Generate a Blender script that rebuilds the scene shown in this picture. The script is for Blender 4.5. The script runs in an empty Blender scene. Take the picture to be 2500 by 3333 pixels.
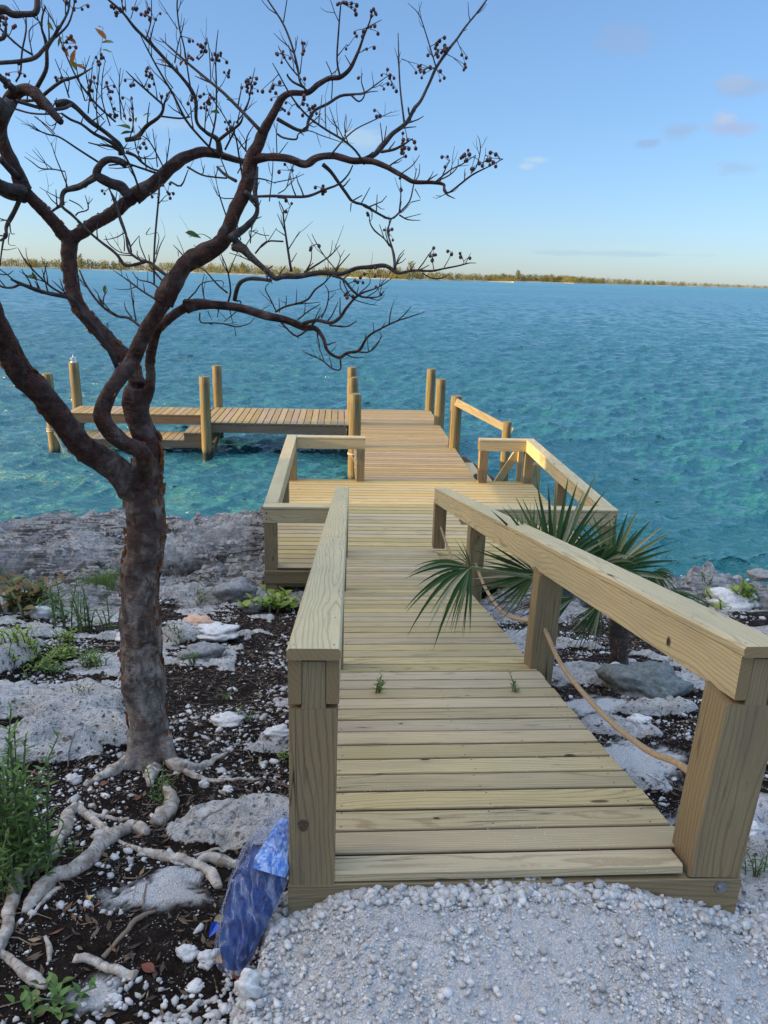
import bpy, math, random
import numpy as np
from mathutils import Vector, Matrix, noise as mnoise
random.seed(7); rng = np.random.default_rng(7)
scene = bpy.context.scene
C = scene.collection

# ------------------------------------------------------------------ camera, sky, sun, exposure
CAM_H = 3.059                       # platform deck is z = 0
PITCH, ROLL, YAW, FPX = 0.29675, 0.02822, 0.06104, 2503.6
fwd = np.array([math.sin(YAW)*math.cos(PITCH), math.cos(YAW)*math.cos(PITCH), -math.sin(PITCH)])
r0 = np.array([math.cos(YAW), -math.sin(YAW), 0.0]); u0 = np.cross(r0, fwd)
RV = math.cos(ROLL)*r0 + math.sin(ROLL)*u0
UV = -math.sin(ROLL)*r0 + math.cos(ROLL)*u0
CP = np.array([0.0, 0.0, CAM_H])
cam = bpy.data.cameras.new('camera'); camo = bpy.data.objects.new('camera', cam); C.objects.link(camo)
cam.sensor_fit = 'VERTICAL'; cam.sensor_height = 24.0; cam.lens = FPX/3333*24.0
cam.clip_start = 0.05; cam.clip_end = 30000
M = Matrix(((RV[0], UV[0], -fwd[0], 0), (RV[1], UV[1], -fwd[1], 0), (RV[2], UV[2], -fwd[2], CAM_H), (0, 0, 0, 1)))
camo.matrix_world = M
scene.camera = camo
scene.view_settings.view_transform = 'Standard'; scene.view_settings.look = 'None'
scene.view_settings.exposure = 0.9; scene.view_settings.gamma = 1.0

SUN_EL = math.radians(9.3); SUN_AZ = math.radians(-94.0)     # azimuth from +Y towards +X: the sun stands to the left
w = bpy.data.worlds.new('World'); scene.world = w; w.use_nodes = True
nt = w.node_tree; nt.nodes.clear()
out = nt.nodes.new('ShaderNodeOutputWorld'); bg = nt.nodes.new('ShaderNodeBackground'); sky = nt.nodes.new('ShaderNodeTexSky')
sky.sky_type = 'NISHITA'; sky.sun_disc = False; sky.sun_elevation = SUN_EL; sky.sun_rotation = SUN_AZ
sky.altitude = 0; sky.air_density = 0.85; sky.dust_density = 0.4; sky.ozone_density = 4.0
bg.inputs['Strength'].default_value = 0.15
gm = nt.nodes.new('ShaderNodeGamma'); gm.inputs[1].default_value = 0.7; nt.links.new(sky.outputs[0], gm.inputs[0])
tn = nt.nodes.new('ShaderNodeVectorMath'); tn.operation = 'MULTIPLY'; tn.inputs[1].default_value = (1.23, 1.28, 1.42); nt.links.new(gm.outputs[0], tn.inputs[0])
cur = tn.outputs[0]
gen = nt.nodes.new('ShaderNodeTexCoord')
cn = nt.nodes.new('ShaderNodeTexNoise'); cn.inputs['Scale'].default_value = 16; cn.inputs['Detail'].default_value = 5; cn.inputs['Roughness'].default_value = .6
cm = nt.nodes.new('ShaderNodeMapping'); cm.inputs['Scale'].default_value = (1, 1, 2.2); nt.links.new(gen.outputs['Generated'], cm.inputs[0]); nt.links.new(cm.outputs[0], cn.inputs[0])
def cloud(cur, px, py, wd, ht, col, amt):
    d = fwd + RV*(px-1250)/FPX - UV*(py-1666.5)/FPX; d = d/np.linalg.norm(d)
    mp = nt.nodes.new('ShaderNodeVectorMath'); mp.operation = 'SUBTRACT'; nt.links.new(gen.outputs['Generated'], mp.inputs[0]); mp.inputs[1].default_value = tuple(d)
    sc = nt.nodes.new('ShaderNodeVectorMath'); sc.operation = 'MULTIPLY'; nt.links.new(mp.outputs[0], sc.inputs[0]); sc.inputs[1].default_value = (1/wd, 1/wd, 1/ht)
    ln = nt.nodes.new('ShaderNodeVectorMath'); ln.operation = 'LENGTH'; nt.links.new(sc.outputs[0], ln.inputs[0])
    a = nt.nodes.new('ShaderNodeMath'); a.operation = 'MULTIPLY_ADD'; nt.links.new(cn.outputs[0], a.inputs[0]); a.inputs[1].default_value = -3.2; nt.links.new(ln.outputs['Value'], a.inputs[2])
    m = nt.nodes.new('ShaderNodeMapRange'); m.interpolation_type = 'SMOOTHSTEP'; nt.links.new(a.outputs[0], m.inputs[0]); m.inputs[1].default_value = -.35; m.inputs[2].default_value = -1.35; m.inputs[3].default_value = 0; m.inputs[4].default_value = amt
    mx = nt.nodes.new('ShaderNodeMix'); mx.data_type = 'RGBA'; nt.links.new(m.outputs[0], mx.inputs[0]); nt.links.new(cur, mx.inputs[6]); mx.inputs[7].default_value = (*col, 1)
    return mx.outputs[2]
for args in [(2370, 420, .026, .012, (1.65, 1.75, 2.35), .6), (2365, 385, .014, .008, (2.2, 2.2, 2.5), .6), (2440, 285, .030, .008, (1.35, 1.65, 2.25), .4), (2390, 262, .018, .008, (1.75, 1.9, 2.3), .4), (2215, 430, .020, .009, (1.3, 1.65, 2.3), .45), (2110, 465, .014, .005, (1.2, 1.6, 2.3), .5), (1750, 520, .016, .004, (2.0, 2.6, 3.0), .6), (1715, 540, .012, .004, (2.0, 2.6, 3.0), .6), (2050, 120, .03, .014, (1.3, 1.6, 2.3), .35), (2390, 540, .03, .01, (1.4, 1.9, 2.5), .5), (1950, 825, .12, .003, (1.7, 2.3, 2.8), .6), (520, 400, .06, .010, (1.7, 2.3, 3.0), .5), (1190, 450, .03, .012, (1.9, 2.5, 3.0), .6)]:
    cur = cloud(cur, *args)
# unseen fill glow added to the sky overhead and in the west, brightening shade
def WN(op, a, b=0.0):
    m = nt.nodes.new('ShaderNodeMath'); m.operation = op
    for i, v in ((0, a), (1, b)):
        if isinstance(v, (int, float)): m.inputs[i].default_value = v
        else: nt.links.new(v, m.inputs[i])
    return m.outputs[0]
def WR(v, a, b, c, d):
    m = nt.nodes.new('ShaderNodeMapRange'); m.interpolation_type = 'SMOOTHSTEP'; nt.links.new(v, m.inputs[0])
    for i, q in zip((1, 2, 3, 4), (a, b, c, d)): m.inputs[i].default_value = q
    return m.outputs[0]
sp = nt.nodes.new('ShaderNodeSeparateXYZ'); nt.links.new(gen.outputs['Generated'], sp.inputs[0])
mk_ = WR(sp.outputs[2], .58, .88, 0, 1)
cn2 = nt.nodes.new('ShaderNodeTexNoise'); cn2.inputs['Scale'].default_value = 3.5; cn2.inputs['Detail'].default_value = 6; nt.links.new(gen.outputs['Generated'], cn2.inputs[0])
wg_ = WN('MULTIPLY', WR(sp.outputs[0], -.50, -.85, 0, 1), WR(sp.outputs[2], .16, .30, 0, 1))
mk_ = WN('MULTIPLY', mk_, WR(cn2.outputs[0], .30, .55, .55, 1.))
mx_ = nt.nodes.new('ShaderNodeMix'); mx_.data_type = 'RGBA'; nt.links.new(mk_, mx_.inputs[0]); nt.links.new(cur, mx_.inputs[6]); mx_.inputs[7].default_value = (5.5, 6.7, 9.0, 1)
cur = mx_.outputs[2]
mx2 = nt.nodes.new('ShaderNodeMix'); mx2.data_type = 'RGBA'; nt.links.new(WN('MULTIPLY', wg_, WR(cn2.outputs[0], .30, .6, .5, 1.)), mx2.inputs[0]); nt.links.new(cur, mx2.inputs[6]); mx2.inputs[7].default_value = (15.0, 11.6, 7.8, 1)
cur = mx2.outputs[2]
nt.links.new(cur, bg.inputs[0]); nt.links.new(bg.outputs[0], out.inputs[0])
WORLD_NT, WORLD_SKY, WORLD_BG = nt, sky, bg

sd = bpy.data.lights.new('sun', 'SUN'); sd.energy = 5.0; sd.angle = math.radians(0.5); sd.color = (1.0, 0.67, 0.30)
so = bpy.data.objects.new('sun', sd); C.objects.link(so)
sdir = Vector((math.sin(SUN_AZ)*math.cos(SUN_EL), math.cos(SUN_AZ)*math.cos(SUN_EL), math.sin(SUN_EL)))
so.rotation_euler = sdir.to_track_quat('Z', 'Y').to_euler()

# ------------------------------------------------------------------ helpers
K = 1.507                           # photo overview px -> photo px
def ray(x, y):
    return fwd + RV*(x-1250)/FPX - UV*(y-1666.5)/FPX
def atY(x, y, Y):
    d = ray(x, y); return CP + d*(Y/d[1])
def atZ(x, y, z):
    d = ray(x, y); return CP + d*((z-CAM_H)/d[2])
def project(P):
    q = np.asarray(P, float) - CP; z = q @ fwd
    return np.stack([1250 + FPX*(q @ RV)/z, 1666.5 - FPX*(q @ UV)/z], -1), z

def _h(ix, iy, s):
    n = (ix.astype(np.int64)*374761393 + iy.astype(np.int64)*668265263 + s*1442695041) & 0xffffffff
    n = ((n ^ (n >> 13))*1274126177) & 0xffffffff
    return ((n ^ (n >> 16)) & 0xffff)/65535.0
def vnoise(x, y, s=0):
    ix = np.floor(x); iy = np.floor(y); fx = x-ix; fy = y-iy
    fx = fx*fx*fx*(fx*(fx*6-15)+10); fy = fy*fy*fy*(fy*(fy*6-15)+10)
    a = _h(ix, iy, s); b = _h(ix+1, iy, s); c = _h(ix, iy+1, s); d = _h(ix+1, iy+1, s)
    return (a*(1-fx)+b*fx)*(1-fy) + (c*(1-fx)+d*fx)*fy
def fbm(x, y, s=0, o=5, g=0.5):
    t = 0; a = 1; n = 0
    for i in range(o):
        t = t + a*vnoise(x*2**i+17.3*i, y*2**i-9.1*i, s+i); n += a; a *= g
    return t/n
def sst(a, b, x):
    t = np.clip((x-a)/(b-a), 0, 1); return t*t*(3-2*t)

def tag(o, label=None, cat=None, group=None, kind=None):
    if label: o['label'] = label
    if cat: o['category'] = cat
    if group: o['group'] = group
    if kind: o['kind'] = kind
    return o
def empty(name, loc, label, cat, group=None):
    o = bpy.data.objects.new(name, None); C.objects.link(o); o.location = loc; o.empty_display_size = 0.2
    return tag(o, label, cat, group)
def link_mesh(name, me, mat, parent=None):
    o = bpy.data.objects.new(name, me); C.objects.link(o)
    if mat is not None: me.materials.append(mat)
    if parent is not None:
        o.parent = parent
        o.location = -Vector(parent.location)       # vertices are in world coordinates
    return o
def mesh_np(name, V, F, smooth=False, attrs=None):
    me = bpy.data.meshes.new(name)
    V = np.asarray(V, np.float32); 
    if isinstance(F, np.ndarray):
        n, k = F.shape
        me.vertices.add(len(V)); me.vertices.foreach_set('co', V.ravel())
        me.loops.add(n*k); me.loops.foreach_set('vertex_index', F.astype(np.int32).ravel())
        me.polygons.add(n); me.polygons.foreach_set('loop_start', np.arange(0, n*k, k, dtype=np.int32))
        me.polygons.foreach_set('loop_total', np.full(n, k, np.int32))
        me.update(calc_edges=True)
    else:
        me.from_pydata(V.tolist(), [], F); me.update()
    if smooth: me.polygons.foreach_set('use_smooth', np.ones(len(me.polygons), bool))
    for k, (typ, arr) in (attrs or {}).items():
        at = me.attributes.new(k, typ, 'POINT')
        at.data.foreach_set('vector' if typ == 'FLOAT_VECTOR' else 'value', np.asarray(arr, np.float32).ravel())
    return me

class MB:
    edgecol = 0
    """collects pieces into one mesh"""
    def __init__(s): s.V = []; s.F = []; s.G = []; s.E = []; s.n = 0
    def add(s, V, F, G=None, E=None):
        V = np.asarray(V, float); s.V.append(V)
        s.F += [tuple(i+s.n for i in f) for f in F]
        s.G.append(np.zeros((len(V), 3)) if G is None else np.asarray(G, float)); s.n += len(V); s.E.append(np.zeros(len(V)) if E is None else np.asarray(E, float))
    def beam(s, a, b, wd, ht, up=(0, 0, 1), ch=0.004, vend=False):
        """sawn timber from a to b (centre line), width wd across, height ht along up, chamfered long edges"""
        a = np.array(a, float); b = np.array(b, float); d = b-a; L = np.linalg.norm(d); d /= L
        up = np.array(up, float); sx = np.cross(d, up); sx /= np.linalg.norm(sx); up = np.cross(sx, d)
        x, y = wd/2, ht/2; c = min(ch, x*.8, y*.8)
        prof = [(-x+c, -y), (x-c, -y), (x, -y+c), (x, y-c), (x-c, y), (-x+c, y), (-x, y-c), (-x, -y+c)]
        o = rng.uniform(-30, 30); oy = rng.uniform(-.16, .16); oz = rng.uniform(.03, .2)*rng.choice([-1, 1]); tl = rng.uniform(-.035, .035)
        V = []; G = []
        for t in (0, L):
            for (px, py) in prof:
                V.append(a+d*t+sx*px+up*py)
                G.append((t+o, px+oy+tl*(t-L/2), py+oz+tl*.6*(t-L/2)) if wd >= ht else (t+o, py+oy+tl*(t-L/2), px+oz+tl*.6*(t-L/2)))
        F = [(i, (i+1) % 8, 8+(i+1) % 8, 8+i) for i in range(8)] + [tuple(range(7, -1, -1)), tuple(range(8, 16))]
        F = [f[::-1] for f in F]
        if vend:                                     # plumb-cut ends
            h = np.array([d[0], d[1], 0]); h /= np.linalg.norm(h)
            for i, v in enumerate(V):
                c0 = a if i < 8 else b; V[i] = v - d*(((v-c0)@h)/(d@h))
        F = F[:8]+[tuple(i+16 for i in range(8))[::1], tuple(i+24 for i in range(8))[::-1]]
        s.add(V+V, F, G+G, [1, 1, 1, 1, 0, 0, 1, 1]*2+[2]*16)
    def tube(s, P, R, seg=8, cap=True, wob=0.0, smoothn=0, seed=0):
        P = np.asarray(P, float); R = np.asarray(R, float)
        if smoothn: P, R = catmull(P, R, smoothn)
        n = len(P); T = np.gradient(P, axis=0); T /= np.maximum(np.linalg.norm(T, axis=1, keepdims=True), 1e-9)
        ref = np.array([0, 0, 1.]) if abs(T[0][2]) < .9 else np.array([1., 0, 0])
        N = np.cross(T[0], ref); N /= np.linalg.norm(N); V = []; G = []; l = 0
        an = np.arange(seg)*2*math.pi/seg
        for i in range(n):
            if i: l += np.linalg.norm(P[i]-P[i-1])
            N = N - T[i]*(N@T[i]); N /= max(np.linalg.norm(N), 1e-9); B = np.cross(T[i], N)
            rr = R[i]*np.ones(seg)
            if wob: rr = rr*(1+wob*(2*vnoise(np.cos(an)*1.3+l*7+seed, np.sin(an)*1.3+l*9, 3)-1) + wob*.6*(2*vnoise(np.cos(an)*3+l*25+seed, np.sin(an)*3+5, 5)-1))
            V += list(P[i][None]+np.cos(an)[:, None]*N*rr[:, None]+np.sin(an)[:, None]*B*rr[:, None])
            G += [(l, math.cos(a)*R[i], math.sin(a)*R[i]) for a in an]
        F = []
        for i in range(n-1):
            for j in range(seg):
                k = (j+1) % seg; F.append((i*seg+j, i*seg+k, (i+1)*seg+k, (i+1)*seg+j))
        if cap: F += [tuple(range(seg-1, -1, -1)), tuple((n-1)*seg+j for j in range(seg))]
        s.add(V, F, G)
    def build(s, name, mat, parent=None, smooth=False):
        V = np.concatenate(s.V); G = np.concatenate(s.G)
        me = mesh_np(name, V, s.F, smooth, {'gc': ('FLOAT_VECTOR', G), 'edge': ('FLOAT', np.concatenate(s.E))})
        return link_mesh(name, me, mat, parent)
def catmull(P, R, m):
    P = np.asarray(P, float); R = np.asarray(R, float); Q = np.vstack([2*P[0]-P[1], P, 2*P[-1]-P[-2]])
    op = []; orr = []
    for i in range(len(P)-1):
        p0, p1, p2, p3 = Q[i], Q[i+1], Q[i+2], Q[i+3]
        for k in range(m):
            t = k/m; op.append(.5*((2*p1)+(-p0+p2)*t+(2*p0-5*p1+4*p2-p3)*t*t+(-p0+3*p1-3*p2+p3)*t**3)); orr.append(R[i]*(1-t)+R[i+1]*t)
    op.append(P[-1]); orr.append(R[-1]); return np.array(op), np.array(orr)

# ------------------------------------------------------------------ materials
class NB:
    def __init__(s, name):
        s.m = bpy.data.materials.new(name); s.m.use_nodes = True; s.t = s.m.node_tree; s.t.nodes.clear()
        s.out = s.n('ShaderNodeOutputMaterial'); s.b = s.n('ShaderNodeBsdfPrincipled'); s.l(s.b.outputs[0], s.out.inputs[0])
    def n(s, t, **k):
        nd = s.t.nodes.new(t)
        for a, v in k.items(): setattr(nd, a, v)
        return nd
    def l(s, a, b): s.t.links.new(a, b)
    def val(s, sock, v):
        if isinstance(v, (int, float, tuple, list)): sock.default_value = v
        else: s.l(v, sock)
    def attr(s, name, o='Vector'): return s.n('ShaderNodeAttribute', attribute_name=name).outputs[o]
    def pos(s): return s.n('ShaderNodeNewGeometry').outputs['Position']
    def mapp(s, v, sc=(1, 1, 1), loc=(0, 0, 0)):
        m = s.n('ShaderNodeMapping'); s.l(v, m.inputs[0]); m.inputs['Scale'].default_value = sc; m.inputs['Location'].default_value = loc; return m.outputs[0]
    def noise(s, v, scale, detail=4, rough=.55, dist=0, o='Fac'):
        n = s.n('ShaderNodeTexNoise'); s.l(v, n.inputs['Vector']); n.inputs['Scale'].default_value = scale
        n.inputs['Detail'].default_value = detail; n.inputs['Roughness'].default_value = rough; n.inputs['Distortion'].default_value = dist; return n.outputs[o]
    def vor(s, v, scale, o='Distance', feature='F1', rnd=1):
        n = s.n('ShaderNodeTexVoronoi', feature=feature); s.l(v, n.inputs['Vector']); n.inputs['Scale'].default_value = scale; n.inputs['Randomness'].default_value = rnd; return n.outputs[o]
    def ramp(s, f, *st, interp='LINEAR'):
        r = s.n('ShaderNodeValToRGB'); s.l(f, r.inputs[0]); cr = r.color_ramp; cr.interpolation = interp
        cr.elements[0].position = st[0][0]; cr.elements[0].color = (*st[0][1], 1) if len(st[0][1]) == 3 else st[0][1]
        cr.elements[1].position = st[1][0]; cr.elements[1].color = (*st[1][1], 1)
        for p, c in st[2:]:
            e = cr.elements.new(p); e.color = (*c, 1)
        return r.outputs[0]
    def mr(s, f, a, b, c=0., d=1., smooth=False):
        m = s.n('ShaderNodeMapRange'); s.l(f, m.inputs[0]); m.interpolation_type = 'SMOOTHSTEP' if smooth else 'LINEAR'
        for i, v in zip((1, 2, 3, 4), (a, b, c, d)): m.inputs[i].default_value = v
        return m.outputs[0]
    def math(s, op, a, b=0., c=None):
        m = s.n('ShaderNodeMath', operation=op); s.val(m.inputs[0], a); s.val(m.inputs[1], b)
        if c is not None: s.val(m.inputs[2], c)
        return m.outputs[0]
    def vmath(s, op, a, b):
        m = s.n('ShaderNodeVectorMath', operation=op); s.val(m.inputs[0], a); s.val(m.inputs[1], b); return m.outputs[0]
    def mix(s, f, a, b, mode='MIX'):
        m = s.n('ShaderNodeMix', data_type='RGBA', blend_type=mode, clamp_factor=True); s.val(m.inputs[0], f)
        s.val(m.inputs[6], (*a, 1) if isinstance(a, tuple) and len(a) == 3 else a); s.val(m.inputs[7], (*b, 1) if isinstance(b, tuple) and len(b) == 3 else b); return m.outputs[2]
    def bump(s, h, st=.3, dist=.01, nrm=None):
        b = s.n('ShaderNodeBump'); s.l(h, b.inputs['Height']); b.inputs['Strength'].default_value = st; b.inputs['Distance'].default_value = dist
        if nrm is not None: s.l(nrm, b.inputs['Normal'])
        return b.outputs[0]
    def fin(s, col, rough=.7, nrm=None, **k):
        s.val(s.b.inputs['Base Color'], (*col, 1) if isinstance(col, tuple) and len(col) == 3 else col); s.val(s.b.inputs['Roughness'], rough)
        if nrm is not None: s.l(nrm, s.b.inputs['Normal'])
        for a, v in k.items(): s.val(s.b.inputs[a.replace('_', ' ')], v)
        return s.m

def wood(name, light, dark, var=.25, knot=.5, ringc=.5, green=0.0, dusty=0.0, edge=0.0, crack=0.0):
    b = NB(name); g = b.attr('gc')
    rnd = b.n('ShaderNodeNewGeometry').outputs['Random Per Island']
    dn = b.noise(b.mapp(g, (1.1, 6, 6)), 1.0, 2, .45, o='Color')
    dv = b.vmath('MULTIPLY', b.vmath('SUBTRACT', dn, (.5, .5, .5)), (0, .10, .10))
    gg = b.vmath('ADD', g, dv)
    wv = b.n('ShaderNodeTexWave', wave_type='RINGS', rings_direction='X', wave_profile='SIN'); b.l(gg, wv.inputs['Vector'])
    wv.inputs['Scale'].default_value = 24; wv.inputs['Distortion'].default_value = 1.0; wv.inputs['Detail'].default_value = 2; wv.inputs['Detail Scale'].default_value = 2
    ring = b.mr(wv.outputs[1], .70, 1., 0, 1)
    fine = b.noise(b.mapp(g, (6, 260, 260)), 1.0, 3, .6)
    stain = b.noise(b.mapp(g, (1.6, 9, 9)), 1.0, 4, .6)
    rr = b.math('MULTIPLY', ring, ringc)
    col = b.mix(rr, light, dark)
    col = b.mix(b.mr(fine, .35, .8, 0, .45), col, dark)
    grey = tuple(.55*x+.45*sum(dark)/3 for x in dark)
    col = b.mix(b.mr(stain, .5, .8, 0, .5), col, grey)
    if green: col = b.mix(b.mr(b.noise(b.mapp(g, (.8, 3, 3), (9, 2, 1)), 1, 3), .35, .65, 0, green), col, (.20, .26, .17))
    # knots
    vo = b.n('ShaderNodeTexVoronoi'); b.l(b.mapp(g, (1.9, 6.5, 6.5)), vo.inputs['Vector']); vo.inputs['Scale'].default_value = 1
    sel = b.mr(b.n('ShaderNodeSeparateColor').outputs[0], 0, 1); 
    sc = b.n('ShaderNodeSeparateColor'); b.l(vo.outputs['Color'], sc.inputs[0])
    kn = b.math('MULTIPLY', b.mr(vo.outputs['Distance'], .055, .085, 1, 0, True), b.math('GREATER_THAN', sc.outputs[0], 1-knot*.6))
    col = b.mix(b.math('MULTIPLY', kn, .85), col, (.045, .03, .02))
    if crack:
        ck = b.noise(b.mapp(g, (.55, 30, 30), (3, 1, 7)), 1, 1, .4); ck = b.math('MULTIPLY', b.mr(b.math('ABSOLUTE', b.math('SUBTRACT', ck, .5)), .004, .011, 1, 0), b.mr(b.noise(b.mapp(g, (1.3, 5, 5), (8, 3, 2)), 1, 2), .48, .56))
        col = b.mix(b.math('MULTIPLY', ck, crack), col, (.02, .014, .008))
    # individual board tone
    hs = b.n('ShaderNodeHueSaturation'); b.l(col, hs.inputs['Color']); b.l(b.mr(rnd, 0, 1, 1-var, 1+var*.7), hs.inputs['Value'])
    wn = b.n('ShaderNodeTexWhiteNoise', noise_dimensions='1D'); b.l(rnd, wn.inputs['W']); b.l(b.mr(wn.outputs[0], 0, 1, .82, 1.08), hs.inputs['Saturation'])
    b.l(b.mr(wn.outputs[0], 0, 1, .494, .504), hs.inputs['Hue'])
    col = hs.outputs[0]
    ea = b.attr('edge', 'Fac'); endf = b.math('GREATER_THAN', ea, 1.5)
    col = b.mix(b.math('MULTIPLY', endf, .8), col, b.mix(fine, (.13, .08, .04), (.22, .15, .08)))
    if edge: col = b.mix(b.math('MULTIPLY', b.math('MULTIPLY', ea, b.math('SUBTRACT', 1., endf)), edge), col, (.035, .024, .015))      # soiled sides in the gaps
    if dusty:
        p = b.pos(); sp = b.vor(p, 55); s2 = b.noise(p, 3.5, 3)
        col = b.mix(b.math('MULTIPLY', b.mr(sp, .10, .16, 1, 0), b.mr(s2, .50, .66, 0, dusty)), col, (.62, .6, .57))
    h = b.math('ADD', b.math('MULTIPLY', ring, .15), b.math('MULTIPLY', fine, .8))
    h = b.math('SUBTRACT', h, b.math('MULTIPLY', kn, .8))
    b.t.nodes.remove(sel.node)
    return b.fin(col, b.mr(fine, .2, .9, .62, .85), b.bump(h, .3, .0016), Specular_IOR_Level=.25)

MW = {}
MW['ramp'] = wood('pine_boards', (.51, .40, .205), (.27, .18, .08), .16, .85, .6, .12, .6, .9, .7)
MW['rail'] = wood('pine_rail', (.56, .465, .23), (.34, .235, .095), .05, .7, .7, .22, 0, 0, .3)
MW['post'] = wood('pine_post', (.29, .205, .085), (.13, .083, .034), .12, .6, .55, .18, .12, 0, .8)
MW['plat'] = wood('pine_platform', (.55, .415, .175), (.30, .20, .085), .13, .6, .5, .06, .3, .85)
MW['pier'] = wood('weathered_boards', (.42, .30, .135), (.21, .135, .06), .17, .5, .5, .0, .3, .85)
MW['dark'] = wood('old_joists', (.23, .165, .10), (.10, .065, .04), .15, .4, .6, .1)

def pile_mat():
    b = NB('round_piling'); g = b.attr('gc'); p = b.pos(); z = b.n('ShaderNodeSeparateXYZ'); b.l(p, z.inputs[0])
    n = b.noise(b.mapp(g, (1.2, 30, 30)), 1, 4, .6); n2 = b.noise(b.mapp(g, (2, 8, 8)), 1.5, 4)
    col = b.mix(b.mr(n, .35, .7), (.29, .215, .085), (.085, .062, .03))
    col = b.mix(b.mr(n2, .45, .7, 0, .7), col, (.17, .175, .10))
    crack = b.noise(b.mapp(g, (.7, 90, 90)), 1, 2)
    col = b.mix(b.mr(crack, .60, .66, 0, .8), col, (.06, .045, .03))
    wet = b.mr(b.math('ADD', z.outputs[2], b.math('MULTIPLY', n2, .16)), -.54, -.44, 1, 0)
    col = b.mix(wet, col, (.02, .026, .022))
    return b.fin(col, b.mr(wet, 0, 1, .8, .35), b.bump(b.math('SUBTRACT', n, b.mr(crack, .6, .66)), .5, .006))
MPILE = pile_mat()
def simple(name, col, rough=.6, **k):
    b = NB(name); p = b.pos(); n = b.noise(p, 40, 3); c2 = tuple(x*.7 for x in col)
    return b.fin(b.mix(b.mr(n, .3, .7), col, c2), rough, **k)
MSTEEL = simple('galvanised_steel', (.35, .36, .38), .4, Metallic=.8)
MDARK = simple('dark_hole', (.02, .015, .012), .9)
def rope_mat():
    b = NB('hemp_rope'); g = b.attr('gc'); n = b.noise(b.mapp(g, (60, 500, 500)), 1, 3)
    return b.fin(b.mix(b.mr(n, .3, .7), (.50, .36, .20), (.30, .19, .10)), .9, b.bump(n, .6, .002))
MROPE = rope_mat()

# ------------------------------------------------------------------ ground heights
SX = np.array([-14, -8, -5.26, -4.4, -3.6, -3.0, -2.36, -1.9, -1.3, -.6, .3, 1.5, 3.0, 4.2, 4.8, 5.4, 7, 14.])
SY = np.array([10.0, 10.3, 10.6, 10.85, 11.15, 11.2, 10.75, 10.7, 11.15, 11.3, 11.0, 10.2, 9.2, 8.7, 8.75, 8.85, 8.6, 8.2])
def shore_y(x): return np.interp(x, SX, SY) + .22*(fbm(x*1.7, x*0+3, 5, 4)-.5) + .12*(fbm(x*7, x*0+1, 6, 3)-.5)
def pad_mask(x, y):        # raised crushed-limestone landing in front of the ramp
    e = .05*(fbm(x*6, y*6, 31, 3)-.5)
    m = sst(-.27, -.21, x+e+.02*np.sin(y*9)) * sst(2.03, 1.985, y)
    return m * sst(.06, -.02, x-(1.40+.9*np.clip(2.06-y, 0, 5))+e*2)
def base_z(x, y):
    z = np.interp(y, [0, 1.2, 2.0, 7.6, 8.6, 9.4, 10.3], [1.05, 1.02, 1.00, -.36, -.47, -.54, -.58])
    return z
SANDS = []; TRENCH = []
BUMPS = []      # (x, y, rx, ry, h, rot) white limestone outcrops: filled below from what the photo shows
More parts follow.
